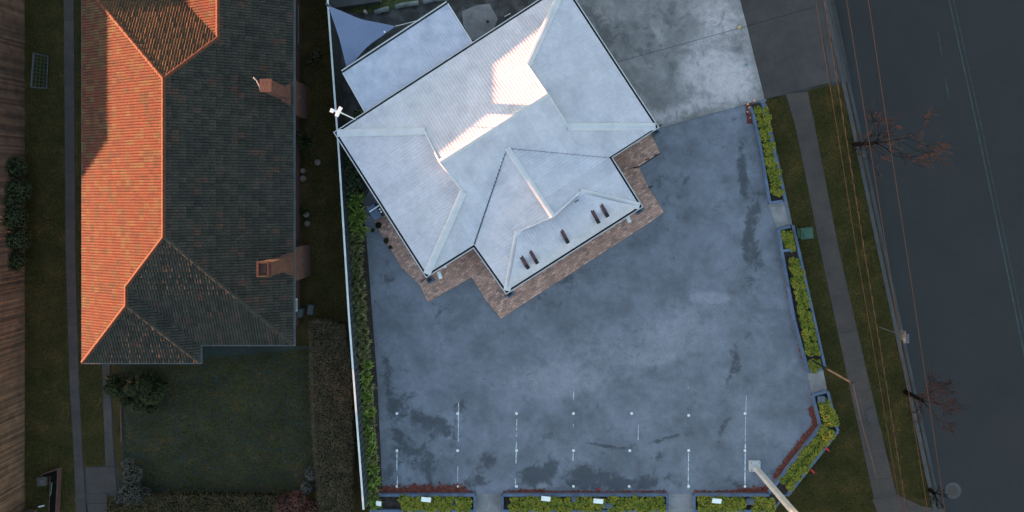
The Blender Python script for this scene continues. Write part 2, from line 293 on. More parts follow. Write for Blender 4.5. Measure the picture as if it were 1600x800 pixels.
M['strap'] = leafmat('green_strap_leaf', (0.08, 0.13, 0.025), (0.16, 0.24, 0.045), (0.27, 0.33, 0.08))
M['strapdark'] = leafmat('grey_green_strap_leaf', (0.05, 0.075, 0.04), (0.09, 0.125, 0.065), (0.15, 0.18, 0.10))
M['dark'] = leafmat('dark_leaf', (0.012, 0.017, 0.006), (0.022, 0.030, 0.009), (0.045, 0.045, 0.012))
M['hedge'] = leafmat('hedge_leaf', (0.0414, 0.03059, 0.01788), (0.0644, 0.0483, 0.02613), (0.1035, 0.06923, 0.0385))
M['hedgebrown'] = leafmat('brown_green_hedge_leaf', (0.027, 0.0208, 0.0084), (0.045, 0.0338, 0.012), (0.075, 0.0468, 0.0192))
M['greyleaf'] = leafmat('grey_leaf', (0.0312, 0.0288, 0.0276), (0.0585, 0.0504, 0.0483), (0.0975, 0.0816, 0.0759))
M['redleaf'] = leafmat('red_leaf', (0.039, 0.013, 0.013), (0.078, 0.0234, 0.0234), (0.13, 0.0416, 0.039))
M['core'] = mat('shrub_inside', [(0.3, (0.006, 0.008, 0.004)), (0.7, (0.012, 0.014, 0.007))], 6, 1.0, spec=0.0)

# ------------------------------------------------------------------ surfaces cut to a roof facet
def tri_clip(poly, tri):
    for i in range(3):
        ax, ay = tri[i]; bx, by = tri[(i + 1) % 3]; out = []
        n = len(poly)
        if n == 0: return out
        for j in range(n):
            p = poly[j]; q = poly[(j + 1) % n]
            dp = (bx - ax) * (p[1] - ay) - (by - ay) * (p[0] - ax); dq = (bx - ax) * (q[1] - ay) - (by - ay) * (q[0] - ax)
            if dp >= -1e-9: out.append(p)
            if (dp > 1e-9 and dq < -1e-9) or (dp < -1e-9 and dq > 1e-9):
                t = dp / (dp - dq); out.append((p[0] + (q[0] - p[0]) * t, p[1] + (q[1] - p[1]) * t))
        poly = out
    return poly
class Facet:
    def __init__(s, pts, ea, eb):               # 3-D corner points and the eave direction
        s.pts = [np.array(p, float) for p in pts]
        e = np.array(eb, float) - np.array(ea, float); e[2] = 0; s.e = e / np.linalg.norm(e)
        nrm = np.zeros(3)
        for i in range(len(s.pts)):
            a, b = s.pts[i], s.pts[(i + 1) % len(s.pts)]; nrm += np.cross(a, b)
        nrm /= np.linalg.norm(nrm)
        if nrm[2] < 0: nrm = -nrm
        s.n = nrm; s.u = s.e - nrm * np.dot(s.e, nrm); s.u /= np.linalg.norm(s.u)
        s.w = np.cross(s.n, s.u)
        if s.w[2] < 0: s.u = -s.u; s.w = -s.w
        s.o = np.array(ea, float)
        s.q = [(float(np.dot(p - s.o, s.u)), float(np.dot(p - s.o, s.w))) for p in s.pts]
        s.tris = []
        for t in tessellate_polygon([[Vector((x, y, 0)) for x, y in s.q]]):
            T = [s.q[k] for k in t]
            if (T[1][0] - T[0][0]) * (T[2][1] - T[0][1]) - (T[1][1] - T[0][1]) * (T[2][0] - T[0][0]) < 0: T = T[::-1]
            s.tris.append((T, min(p[0] for p in T), max(p[0] for p in T), min(p[1] for p in T), max(p[1] for p in T)))
        s.u0 = min(p[0] for p in s.q); s.u1 = max(p[0] for p in s.q); s.v0 = min(p[1] for p in s.q); s.v1 = max(p[1] for p in s.q)
    def cell(s, mb, a0, a1, b0, b1, h, share=None):
        for T, x0, x1, y0, y1 in s.tris:
            if a1 <= x0 or a0 >= x1 or b1 <= y0 or b0 >= y1: continue
            c = tri_clip([(a0, b0), (a1, b0), (a1, b1), (a0, b1)], T)
            if len(c) < 3: continue
            if share is None: mb.poly([s.o + s.u * x + s.w * y + s.n * h(x, y) for x, y in c])
            else:
                f = []
                for x, y in c:
                    key = (round(x, 4), round(y, 4))
                    if key not in share:
                        share[key] = len(mb.v); mb.v.append(tuple(s.o + s.u * x + s.w * y + s.n * h(x, y)))
                    if share[key] not in f: f.append(share[key])
                if len(f) > 2: mb.f.append(tuple(f)); mb.m.append(0)
def corrugated(fc, parent, m, name='roof_sheet', pitch=0.15, sheet=0.75, amp=0.014, vdiv=1, prof=None, off=0.01):
    u = fc.u0 - 0.25; L = fc.v1 - fc.v0
    while u < fc.u1:
        mb = MB(); k = 0; step = pitch / 2; share = {}
        nst = int(round(sheet / step))
        for i in range(nst):
            a0 = u + i * step; a1 = a0 + step; up = (i % 2 == 0)
            def h(x, y, a0=a0, up=up):
                f = (x - a0) / step; f = f if up else 1 - f
                return off + amp * f + (prof((y - fc.v0) / L) if prof else 0)
            for j in range(vdiv):
                fc.cell(mb, a0, a1, fc.v0 + L * j / vdiv, fc.v0 + L * (j + 1) / vdiv, h, share)
        if mb.f: mb.build(name, m, parent)
        u += sheet
def tiled(fc, parent, m, tw=0.268, th=0.31):
    mb = MB(); rnd = random.Random(3)
    prof = [(0, 0), (0.035, .045), (0.075, .056), (0.115, .036), (0.134, 0), (0.169, .045), (0.209, .056), (0.249, .036), (0.268, 0)]
    nu = int((fc.u1 - fc.u0) / tw) + 2; nv = int((fc.v1 - fc.v0) / th) + 2
    for j in range(nv):
        for i in range(nu):
            a = fc.u0 + i * tw; b = fc.v0 + j * th; share = {}; dz = rnd.uniform(-.005, .005); sk = rnd.uniform(-.02, .02)
            def h(x, y):
                r = x - a
                for (p0, h0), (p1, h1) in zip(prof[:-1], prof[1:]):
                    if r <= p1 + 1e-6: hh = h0 + (h1 - h0) * max(0, (r - p0)) / (p1 - p0); break
                else: hh = 0
                f = (y - b) / th; st = .034 * (f / 0.07) if f < 0.07 else .034 * (1 - (f - 0.07) / 0.93)
                return 0.02 + hh + st + dz + sk * (r / tw - .5)
            for (p0, _), (p1, _) in zip(prof[:-1], prof[1:]):
                fc.cell(mb, a + p0, a + p1, b, b + th * 0.07, h, share)
                fc.cell(mb, a + p0, a + p1, b + th * 0.07, b + th, h, share)
    o = mb.build('roof_tiles', m, parent); o['kind'] = 'stuff'; return o
def cap_line(p, q, wd, m, parent, name='ridge_cap', drop=0.05, lift=0.05, seg=None):
    """folded metal capping, or overlapping ridge tiles when seg is given"""
    p, q = Vector(p), Vector(q); d = (q - p); L = d.length; d.normalize()
    u = d.cross(Vector((0, 0, 1))).normalized(); up = Vector((0, 0, 1))
    n = 1 if not seg else max(1, int(L / seg))
    for i in range(n):
        a = p + d * (L * i / n - (0.02 if seg else 0)); b = p + d * (L * (i + 1) / n + (0.02 if seg else 0)); mb = MB(); e = 0.018 if seg else 0
        pts = []
        for r, k in ((a, 0), (b, e)):
            for s_, zz in ((-1, -drop), (-.55, lift * .75), (0, lift), (.55, lift * .75), (1, -drop)):
                pts.append(r + u * s_ * wd / 2 + up * (zz + k + 0.03))
        mb.raw(pts, [(j, j + 1, j + 6, j + 5) for j in range(4)] + [(4, 3, 2, 1, 0), (5, 6, 7, 8, 9)])
        mb.build(name, m, parent)
def offset_poly(pts, d):                        # pts xy, ccw; outward offset with mitred corners
    n = len(pts); out = []
    A = sum(pts[i][0] * pts[(i + 1) % n][1] - pts[(i + 1) % n][0] * pts[i][1] for i in range(n)); s = 1 if A > 0 else -1
    for i in range(n):
        p0, p1, p2 = np.array(pts[i - 1][:2]), np.array(pts[i][:2]), np.array(pts[(i + 1) % n][:2])
        e1 = (p1 - p0) / np.linalg.norm(p1 - p0); e2 = (p2 - p1) / np.linalg.norm(p2 - p1)
        n1 = np.array([e1[1], -e1[0]]) * s; n2 = np.array([e2[1], -e2[0]]) * s
        out.append(p1 + (n1 + n2) * d / (1 + n1 @ n2))
    return out
def gutters(pts, z, parent, w_in=0.10, w_rim=0.045, skip=()):
    a = offset_poly(pts, -0.02); b = offset_poly(pts, w_in); c = offset_poly(pts, w_in + w_rim); n = len(pts)
    for i in range(n):
        if i in skip: continue
        j = (i + 1) % n
        g = MB(); zz = lambda p, h: (p[0], p[1], h)
        g.poly([zz(a[i], z - .10), zz(a[j], z - .10), zz(b[j], z - .10), zz(b[i], z - .10)])
        g.poly([zz(b[i], z - .10), zz(b[j], z - .10), zz(b[j], z - .004), zz(b[i], z - .004)])
        g.poly([zz(a[i], z - .10), zz(a[j], z - .10), zz(a[j], z - .0), zz(a[i], z - .0)])
        go = g.build('gutter', M['gut_in'], parent)
        r = MB()
        r.raw([zz(b[i], z), zz(b[j], z), zz(c[j], z), zz(c[i], z), zz(b[i], z - .12), zz(b[j], z - .12), zz(c[j], z - .12), zz(c[i], z - .12)],
              [(0, 1, 2, 3), (7, 6, 5, 4), (3, 2, 6, 7), (0, 4, 5, 1), (0, 3, 7, 4), (1, 5, 6, 2)])
        r.build('gutter_rim', M['rim'], go)

# ------------------------------------------------------------------ the ground, road, footpath
KERB = [(1245, -300), (1300, 0), (1345, 200), (1387, 400), (1430, 600), (1473, 800), (1537, 1100)]      # outer edge of the gutter
def gp(line, dx=0): return [tuple(P(x + dx, y)[:2]) for x, y in line]
def sheet(name, pts, z, m, parent=None, kind='structure'):
    mb = MB(); n = len(pts); q = [Vector((p[0], p[1], 0)) for p in pts]
    for t in tessellate_polygon([q]):
        T = [pts[k] for k in t]
        if (T[1][0] - T[0][0]) * (T[2][1] - T[0][1]) - (T[1][1] - T[0][1]) * (T[2][0] - T[0][0]) < 0: T = T[::-1]
        mb.poly([(p[0], p[1], z) for p in T])
    o = mb.build(name, m, parent)
    if kind and parent is None: o['kind'] = kind
    return o
k0, k1 = P(*KERB[0]), P(*KERB[-1])
d_ = (k1 - k0) / np.linalg.norm(k1 - k0)
far0 = k0 - d_ * 600; far1 = k1 + d_ * 600
sheet('ground', [(-700, 700), (far0[0], far0[1])] + gp(KERB, -6) + [(far1[0], far1[1]), (-700, -700)], 0.0, M['grass'])
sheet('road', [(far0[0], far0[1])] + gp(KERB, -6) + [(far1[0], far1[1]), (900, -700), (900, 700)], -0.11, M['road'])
lotpoly = [(500, -80), (1140, -80), (1197, 154), (1290, 600), (1308, 672), (1208, 800), (580, 800), (560, 500), (525, 0)]
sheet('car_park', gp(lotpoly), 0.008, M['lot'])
sheet('back_yard', gp([(500, -80), (880, -80), (890, 0), (760, 90), (640, 180), (560, 330), (548, 330), (524, 0)]), 0.014, M['yard'])
sheet('back_lawn', gp([(520, -40), (720, -40), (640, 6), (600, 18), (560, 22), (524, 8)]), 0.02, M['yardgrass'])
sheet('lawn', gp([(190, 545), (489, 540), (497, 768), (190, 768)]), 0.006, M['lawn'])

def slab(name, px, z0, z1, m, parent, inset=0.02, kind=None):
    pts = offset_poly(gp(px), -inset); mb = MB(); mb.prism([tuple(p) for p in pts], z0, z1)
    o = mb.build(name, m, parent)
    return o
dw = sheet('driveway', gp([(830, -60), (1292, -60), (1330, 128), (1199, 154), (1010, 206)]), 0.018, M['gut_in'])
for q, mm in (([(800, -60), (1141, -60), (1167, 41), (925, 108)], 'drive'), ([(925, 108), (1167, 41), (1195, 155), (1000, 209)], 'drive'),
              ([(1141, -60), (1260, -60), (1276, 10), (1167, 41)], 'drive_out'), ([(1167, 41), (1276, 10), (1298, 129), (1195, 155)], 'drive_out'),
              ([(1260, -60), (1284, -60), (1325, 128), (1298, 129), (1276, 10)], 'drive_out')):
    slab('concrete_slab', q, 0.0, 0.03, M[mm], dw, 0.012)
fp = sheet('footpath', gp([(1225, 144), (1260, 137), (1273, 200), (1311, 400), (1358, 600), (1402, 790), (1440, 880), (1395, 880), (1364, 775), (1326, 600), (1283, 400), (1243, 200)]), 0.01, M['gut_in'])
FL = [(1227, 144), (1243, 200), (1283, 400), (1326, 600), (1364, 775), (1392, 880)]; FR_ = [(1260, 137), (1273, 200), (1312, 400), (1358, 600), (1400, 775), (1430, 880)]
ys = [147, 190, 236, 282, 328, 374, 420, 466, 521, 566, 612, 657, 703, 750, 795, 840, 878]
for a, b in zip(ys[:-1], ys[1:]):
    slab('footpath_slab', [(along(FL, a), a), (along(FR_, a), a - 4), (along(FR_, b), b - 4), (along(FL, b), b)], 0.0, 0.026, M['path'], fp, 0.006)
slab('footpath_slab', [(1362, 779), (1402, 772), (1440, 790), (1475, 795), (1480, 830), (1380, 830)], 0.0, 0.034, M['path'], fp)
pit = thing('service_pit', 'dark square service pit lid set in the footpath slab', 'pit lid', P(1361, 651))
mb = MB(); mb.prism(gp([(1351, 640), (1365, 636), (1371, 662), (1357, 666)]), 0.026, 0.045); place(mb, pit, 'lid', M['drive_out'])
mb = MB(); mb.box((*P(1358, 661)[:2], 0.05), (0.08, 0.08, 0.02)); place(mb, pit, 'lifting_hole', M['black'])
# kerb and gutter stones
kb = sheet('gutter_bed', gp(KERB, -16) + gp(KERB[::-1], 1), -0.105, M['kerb'])
y = -60
KL = KERB
while y < 860:
    b = y + 60
    slab('kerb_stone', [(along(KL, y) - 15, y), (along(KL, y) - 9, y - 1), (along(KL, b) - 9, b - 1), (along(KL, b) - 15, b)], -0.15, 0.05, M['kerb'], kb, 0.004)
    slab('gutter_slab', [(along(KL, y) - 9, y - 1), (along(KL, y), y - 2), (along(KL, b), b - 2), (along(KL, b) - 9, b - 1)], -0.15, -0.085, M['kerb'], kb, 0.004)
    y = b
# road centre lines
rm = None
for dx in (0, 7):
    C = [(1450, -150), (1485, 0), (1529, 200), (1571, 400), (1612, 600), (1655, 800), (1680, 920)]
    L = gp(C, dx - 1.0) + gp(C[::-1], dx + 1.1)
    o = sheet('centre_line', L, -0.106, M['paint' if dx == 0 else 'paint_faint'])
for (x0, y0, x1, y1) in ((1467, 50, 1473, 88), (1478, 122, 1484, 152)):
    sheet('road_dash', gp([(x0, y0), (x0 + 1.6, y0), (x1 + 1.6, y1), (x1, y1)]), -0.106, M['paint'])
mh = thing('manhole_cover', 'round pale manhole cover patched into the road near the kerb', 'manhole', P(1491, 768, -.1))
for r_, z_, nm, mm in ((13, -0.104, 'collar', 'kerb'), (8, -0.100, 'lid', 'path')):
    c = P(1491, 768); mb = MB(); mb.prism([(c[0] + r_ / S * math.cos(a * math.pi / 12), c[1] + r_ / S * math.sin(a * math.pi / 12)) for a in range(24)], -0.115, z_); place(mb, mh, nm, M[mm])

# parking bay marks
cols = [620, 715, 807, 896, 986, 1076, 1164]
rows = [(646, 'upper'), (704, 'middle'), (760, 'lower')]
adj = {(4, 1): 984, (4, 2): 983, (4, 0): 987}
mk = MB()
for k in range(3):
    rr = [(.075, 0), (.06, .022), (.03, .03)][k]
    mk.v += [(rr[0] * math.cos(a * math.pi / 6), rr[0] * math.sin(a * math.pi / 6), rr[1]) for a in range(12)]
mk.f = [(k * 12 + a, k * 12 + (a + 1) % 12, (k + 1) * 12 + (a + 1) % 12, (k + 1) * 12 + a) for k in range(2) for a in range(12)] + [tuple(range(24, 36))]; mk.m = [0] * len(mk.f)
mk0 = None
for i, cx in enumerate(cols):
    for j, (ry, rn) in enumerate(rows):
        x = adj.get((i, j), cx); yy = ry + (3 if i == 5 and j == 0 else 0)
        if mk0 is None: mk0 = o = mk.build('bay_marker', M['marker'])
        else: o = mk0.copy(); COL.objects.link(o)
        o.location = (*P(x, yy)[:2], 0.008)
        tag(o, f'white round marker stud, {rn} one of the {ORD[i]} bay line from the left', 'marker stud', 'white marker studs of the parking bay lines')
pl = sheet('parking_bay_lines', gp([(619.3, 706), (620.9, 706), (621.1, 735), (619.5, 735)]), 0.0125, M['white'])
for (x, y0, y1, wd) in ((620.5, 742, 764, 1.6), (716, 628, 690, 1.2), (715, 728, 760, 1.0), (807, 655, 672, 1.2), (806.5, 676, 682, 1.3), (806.5, 690, 702, 1.2), (806, 707, 724, 1.5), (805, 747, 760, 1.2),
                        (896, 612, 624, 1.2), (895.5, 663, 668, 1), (895, 708, 720, 1.3), (997, 664, 687, 1.0), (1075, 708, 764, 1.6), (1165.5, 618, 645, .8), (1164.5, 650, 690, .8), (1163.5, 692, 760, 2.0), (1075, 604, 608, .6)):
    sheet('bay_line', gp([(x, y0), (x + wd, y0), (x + wd - .6, y1), (x - .6, y1)]), 0.0125, M['white'], pl)

# ------------------------------------------------------------------ brick paving round the white-roofed house
PAVE = [(572, 322), (603, 378), (628, 418), (656, 445), (668, 472), (737, 433), (760, 470), (783, 498), (812, 478), (1012, 350), (1037, 331), (1013, 293), (998, 261), (1031, 239), (1012, 198), (900, 230), (700, 330)]
pvg = gp(PAVE)
pv = sheet('brick_paving', pvg, 0.05, M['joint'])
mb = MB(); mb.prism(list(offset_poly(pvg, 0.02)), 0.0, 0.045); mb.build('paving_edge', M['joint'], pv)
ua = P(881, -21) - P(527, 208); ua[2] = 0
fc = Facet([(*p, 0.05) for p in pvg], (0, 0, 0.05), tuple(ua) if False else (ua[0], ua[1], 0.05))
mb = MB(); rnd = random.Random(5); bw, bh = 0.235, 0.115
for j in range(int((fc.v1 - fc.v0) / bh) + 1):
    for i in range(int((fc.u1 - fc.u0) / bw) + 2):
        a = fc.u0 + i * bw - (bw / 2 if j % 2 else 0); b = fc.v0 + j * bh; hz = 0.012 + rnd.uniform(-.004, .005)
        fc.cell(mb, a + .007, a + bw - .007, b + .007, b + bh - .007, lambda x, y: hz, {})
o = mb.build('paving_bricks', M['paver'], pv); o['kind'] = 'stuff'

# ------------------------------------------------------------------ the white-roofed house
ze = 2.7
E = [P(x, y, ze) for x, y in ((527, 208), (881, -21), (1024, 198), (951, 245), (999, 322), (792, 454), (741, 382), (667, 428))]
cc = P(750, 230, ze); t = .42; cw = P(850, 300, ze)
NW = plane(E[0], E[1], t, cc); SE = plane(E[7], E[6], t, cc); WE = plane(E[0], E[7], .272, cc); NE = plane(E[1], E[2], .275, cc)
WL = plane(E[6], E[5], .322, cw); WR = plane(E[3], E[4], .322, cw); FR = plane(E[4], E[5], .318, cc)
R1 = I3(NW, WE, level(3.70)); R2 = I3(SE, WE, level(3.70)); T1 = I3(NW, NE, level(3.70)); T2 = I3(SE, NE, level(3.70))
A_ = I3(WL, WR, SE); C_ = I3(WR, FR, level(3.38)); D_ = I3(WL, FR, level(3.38))
m1 = ridge_pt(NW, SE, 686, 251); m2 = ridge_pt(NW, SE, 853, 143); B_ = ridge_pt(WL, WR, 860, 341)
house = thing('house', 'house with pale metal hipped roof and brick paved surround in the car park', 'house')
def footprint(pts, inset): return [tuple(p) for p in offset_poly([tuple(p[:2]) for p in pts], -inset)]
mb = MB(); mb.prism(footprint(E, 0.5), 0.0, 2.62); mb.build('wall', M['brick'], house)
mb = MB(); mb.prism(footprint(E, 0.03), 2.52, 2.56); mb.build('soffit', M['cream'], house)
facets = [([E[0], R1, m1, m2, T1, E[1]], E[0], E[1], None), ([E[0], E[7], R2, R1], E[0], E[7], None), ([E[1], T1, T2, E[2]], E[1], E[2], None),
          ([E[7], E[6], A_, E[3], E[2], T2, m2, m1, R2], E[7], E[6], None), ([E[6], E[5], D_, B_, A_], E[6], E[5], None), ([A_, B_, C_, E[4], E[3]], E[3], E[4], None),
          ([E[5], E[4], C_, D_], E[5], E[4], 'curve')]
for pts, a, b, f in facets:
    F = Facet(pts, a, b)
    if f: corrugated(F, house, M['roof'], vdiv=8, prof=lambda q: 0.24 * math.sin(math.pi * min(1, max(0, q))) ** 0.8 if 0 < q < 1 else 0.0)
    else: corrugated(F, house, M['roof'])
for tri in ((R1, R2, m1), (T1, T2, m2), (C_, D_, B_)):
    mb = MB(); mb.poly(tri); mb.build('gable_panel', M['cap'], house)
for p, q, wd in ((E[0], R1, .36), (E[7], R2, .36), (E[1], T1, .36), (E[2], T2, .36), (m1, m2, .26), (A_, B_, .28), (E[5], D_, .34), (E[4], C_, .34), (D_, C_, .22), (R1, R2, .14), (T1, T2, .14)):
    cap_line(p, q, wd, M['cap'], house, drop=0.012, lift=0.05)
for p, q in ((R1, m1), (m1, R2), (T1, m2), (m2, T2), (C_, B_), (B_, D_)): cap_line(p, q, .10, M['cap'], house, 'barge_flashing', 0.0, 0.05)
for p, q in ((A_, E[3]), (A_, E[6])):
    mb = MB(); mb.beam(Vector(p) + Vector((0, 0, .035)), Vector(q) + Vector((0, 0, .035)), .06, .02); mb.build('valley_gutter', M['metal'], house)
gutters([tuple(p[:2]) for p in E], ze, house)
# dark maroon brackets standing on the front slope
for (x0, y0, x1, y1) in ((812, 397, 826, 420), (826, 388, 840, 412), (875, 356, 888, 380), (923, 325, 936, 349), (937, 316, 950, 339)):
    a = hit(FR, x0, y0); b = hit(FR, x1, y1); zt = a[2] + .20
    a2 = P(x0, y0, zt); b2 = P(x1, y1, zt - .05)
    mb = MB(); mb.beam(a2, b2, .17, .07); mb.beam(P(lerp(x0, x1, .12), lerp(y0, y1, .12), zt - .2), a2 * .88 + b2 * .12, .09, .09)
    o = mb.build('roof_bracket', M['maroon'], house)
    mb = MB(); mb.beam(b2 * .72 + a2 * .28 + np.array([0, 0, .045]), b2 + np.array([0, 0, .045]), .172, .035); mb.beam(b2 * .9 + a2 * .1, P(lerp(x0, x1, .93), lerp(y0, y1, .93), b[2] - .02), .15, .10)
    mb.build('end_plate', M['black'], o)
mb = MB(); c = hit(WR, 901, 314); mb.beam(c + np.array([-.09, -.06, .05]), c + np.array([.09, .06, .05]), .06, .07); mb.build('roof_vent', M['dim'], house)
# small fittings under the eaves
for (x, y, dx, dy) in ((687, 430, .3, -.5), (982, 342, .3, -.5), (695, 416, 0, 0)):
    c = P(x, y, 2.2); s_ = 1 if x != 695 else .45
    mb = MB(); mb.box(c, (.16 * (1 if s_ == 1 else 1.0), .36 * s_, .10), R(20)); o = mb.build('flood_light', M['whitebox'], house)
    mb = MB(); mb.box(c + np.array([0, 0, .055]), (.09, .26 * s_, .02), R(20)); mb.build('lens', M['marker'], o)
for (x, y, lbl) in ((673, 437, 'square blue-grey drain box on paving below the south-west roof corner'), (797, 459, 'square blue-grey drain box on paving below the lowest roof corner'),
                    (998, 329, 'square blue-grey drain box on paving below the front right roof corner'), (1025, 207, 'square blue-grey drain box below the right-hand roof corner by the driveway')):
    d = thing('drain_box', lbl, 'drain box', P(x, y, .06), R(33))
    mb = MB(); mb.box((0, 0, .10), (.36, .30, .20)); mb.build('box', M['sleeper'], d)
    mb = MB(); mb.box((-.02, .03, .205), (.24, .18, .02)); mb.build('grate', M['black'], d)
    mb = MB(); mb.box((-.05, .22, 1.2), (.07, .07, 2.3)); mb.build('downpipe', M['dim'], d)
# handrail on the porch
rl = thing('porch_handrail', 'black metal handrail along the notched edge of the brick porch', 'handrail', P(1000, 260))
path_ = [P(990, 262, .95), P(998, 261, .95), P(1031, 240, .95)]
mb = MB(); mb.tube(path_, .03); place(mb, rl, 'rail', M['black'])
for (x, y) in ((990, 262), (998, 261), (1029, 241), (1014, 248)):
    mb = MB(); q = P(x, y, .95); mb.tube([(q[0], q[1], .05), tuple(q)], .028); place(mb, rl, 'post', M['black'])
bo = thing('step_post', 'short black post at the edge of the brick porch beside the step', 'post', P(1013, 293))
mb = MB(); q = P(1013, 293); mb.tube([(q[0], q[1], .0), (q[0], q[1], .8)], .035); mb.box((q[0] - .03, q[1] + .02, .8), (.22, .07, .05), R(20)); place(mb, bo, 'pole', M['black'])
# air conditioner at the side wall
ac = thing('air_conditioner', 'blue-grey outdoor air conditioner unit against the side wall under the eave', 'air conditioner', P(590, 331))
mb = MB(); mb.box((*P(590, 331)[:2], .42), (.72, .42, .8), R(-57)); place(mb, ac, 'casing', M['sleeper'])
mb = MB(); mb.box((*P(585, 326, .83)[:2], .84), (.60, .06, .03), R(33)); place(mb, ac, 'top_strip', M['whitebox'])
for x, y in ((594, 327), (596, 331)):
    mb = MB(); q = P(x, y, .8); mb.tube([(q[0], q[1], .8), (q[0], q[1], .92)], .05); place(mb, ac, 'pipe_cover', M['marker'])
# antenna on the west corner
an = thing('roof_antenna', 'white sunlit antenna panels on a thin mast off the left roof corner', 'antenna', P(556, 187, 2.6))
t0 = P(556, 187, 2.55); t1 = P(536, 177, 5.6); t1[:2] = t0[:2] * 0.995
mb = MB(); mb.tube([t0, (t0[0], t0[1], 5.6)], .028); place(mb, an, 'mast', M['whitebox'])
q = np.array([t0[0], t0[1], 5.62])
mb = MB(); mb.box(q, (.14, .46, .12), R(-27)); place(mb, an, 'panel', M['whitebox'])
mb = MB(); mb.box(q + np.array([-.16, .03, 0]), (.24, .09, .08), R(-20)); place(mb, an, 'boom', M['whitebox'])
mb = MB(); mb.box(q + np.array([-.30, .05, 0]), (.13, .17, .12), R(-20)); place(mb, an, 'receiver', M['whitebox'])

# ------------------------------------------------------------------ lean-to roof and shade sail
ln = thing('lean_to', 'white flat metal lean-to roof beside the house, next to the shade sail', 'lean-to')
LT = [P(x, y, 2.45) for x, y in ((536, 114), (700, 6), (738, 67), (572, 178))]
LT[0][2] = LT[1][2] = 2.35; LT[2][2] = LT[3][2] = 2.5
for k, (x, y) in enumerate(((536, 114), (700, 6), (738, 67), (572, 178))): LT[k] = P(x, y, 2.35 if k < 2 else 2.5)
F = Facet(LT, LT[0], LT[1]); corrugated(F, ln, M['lean'])
mb = MB(); a, b = LT[0], LT[1]; nrm = np.array([a[1] - b[1], b[0] - a[0], 0]); nrm /= np.linalg.norm(nrm)
mb.beam(a + nrm * .05 - [0, 0, .05], b + nrm * .05 - [0, 0, .05], .09, .08); o = mb.build('gutter', M['gut_in'], ln)
mb = MB(); mb.beam(a + nrm * .12, b + nrm * .12, .05, .12); mb.build('gutter_rim', M['rim'], o)
for k in (0, 2):
    a, b = (LT[0], LT[3]) if k == 0 else (LT[1], LT[2])
    mb = MB(); mb.beam(a + [0, 0, .02], b + [0, 0, .02], .06, .06); mb.build('barge_flashing', M['cap'], ln)
for k in range(4):
    q = LT[k] * .96 + sum(LT) / 4 * .04; mb = MB(); mb.box((q[0], q[1], 1.15), (.09, .09, 2.3)); mb.build('post', M['dim'], ln)
sail = thing('shade_sail', 'triangular blue-grey shade sail stretched beside the left fence', 'shade sail')
cs = [P(513, 9, 2.6), P(618, 41, 2.3), P(542, 108, 2.2)]
mb = MB(); N = 14; g = {}
cen = sum(cs) / 3
def sp(i, j):
    a, b = i / N, j / N; c = 1 - a - b
    p = cs[0] * c + cs[1] * a + cs[2] * b
    pull = 0.17 * (a * c * 4 * max(0, 1 - 3 * b) + a * b * 4 * max(0, 1 - 3 * c) + b * c * 1.6 * max(0, 1 - 3 * a)) * .9
    dd = cen - p; L = np.linalg.norm(dd[:2]) + 1e-6
    return p + dd / L * min(pull, L * .4) + np.array([0, 0, -.25 * a * b * c * 9])
for i in range(N + 1):
    for j in range(N + 1 - i): g[i, j] = len(mb.v); mb.v.append(tuple(sp(i, j)))
for i in range(N):
    for j in range(N - i):
        mb.f.append((g[i, j], g[i + 1, j], g[i, j + 1])); mb.m.append(0)
        if i + j < N - 1: mb.f.append((g[i + 1, j], g[i + 1, j + 1], g[i, j + 1])); mb.m.append(0)
mb.build('cloth', M['sail'], sail, True)
mb = MB(); mb.tube([cs[1], P(657, 31, 2.4)], .018); mb.build('tension_cable', M['rim'], sail)
mb = MB(); q = P(601, 50, 2.32); mb.tube([q, q + [0, 0, .05]], .05, 8); mb.build('eyelet', M['marker'], sail)
for k, q in enumerate((P(510, 6, 2.6), P(541, 111, 2.2))):
    mb = MB(); mb.tube([(q[0], q[1], 0), tuple(q)], .05, 8); mb.build('post', M['dim'], sail)
# back yard odds and ends
bl = [(586, 20), (608, 14), (618, 11), (654, 5), (662, 4), (700, -3)]
for k, (i, lbl) in enumerate(((0, 'short grey log nearest the shade sail in the back garden edging'), (2, 'long grey log edging the back lawn, middle of the row'), (4, 'grey log edging the back lawn beside the lean-to corner'))):
    a = P(*bl[i], .14); b = P(*bl[i + 1], .14); mb = MB(); mb.tube([a, a * .5 + b * .5 + [0, .03, .02], b], [.14, .13, .15], 9); o = mb.build('edging_log', M['log'], None, True); tag(o, lbl, 'log', 'grey logs edging the back lawn')
mb = MB(); mb.box((*P(560, 4)[:2], .25), (2.4, .5, .5), R(8)); tag(mb.build('planter_wall', M['kerb']), 'low blue-grey garden wall at the top edge beside the shade sail', 'garden wall')
mb = MB(); q = P(572, 20); mb.tube([(q[0], q[1], 0), (q[0], q[1], .3), (q[0], q[1], .34)], [.09, .09, .05], 10); tag(mb.build('bollard_light', M['cream']), 'small round pale garden light at the lawn edge beside the sail', 'garden light')
for (x, y, lbl) in ((769, 22, 'pale timber plank lying near the house gutter in the back yard'),):
    mb = MB(); mb.box((*P(793, 24)[:2], .05), (.36, .05, .05), R(28)); tag(mb.build('timber_plank', M['rim']), lbl, 'plank')
mb = MB(); q = P(762, 34); mb.prism([(q[0] + .09 * math.cos(a), q[1] + .09 * math.sin(a)) for a in [k * math.pi / 6 for k in range(12)]], .012, .03); tag(mb.build('drain_cover', M['black']), 'small round black drain cover in the back yard concrete', 'drain cover')
sheet('yard_concrete', gp([(722, 18), (745, 8), (765, 6), (778, 30), (772, 45), (752, 64), (736, 62), (724, 40)]), 0.022, M['drive'])

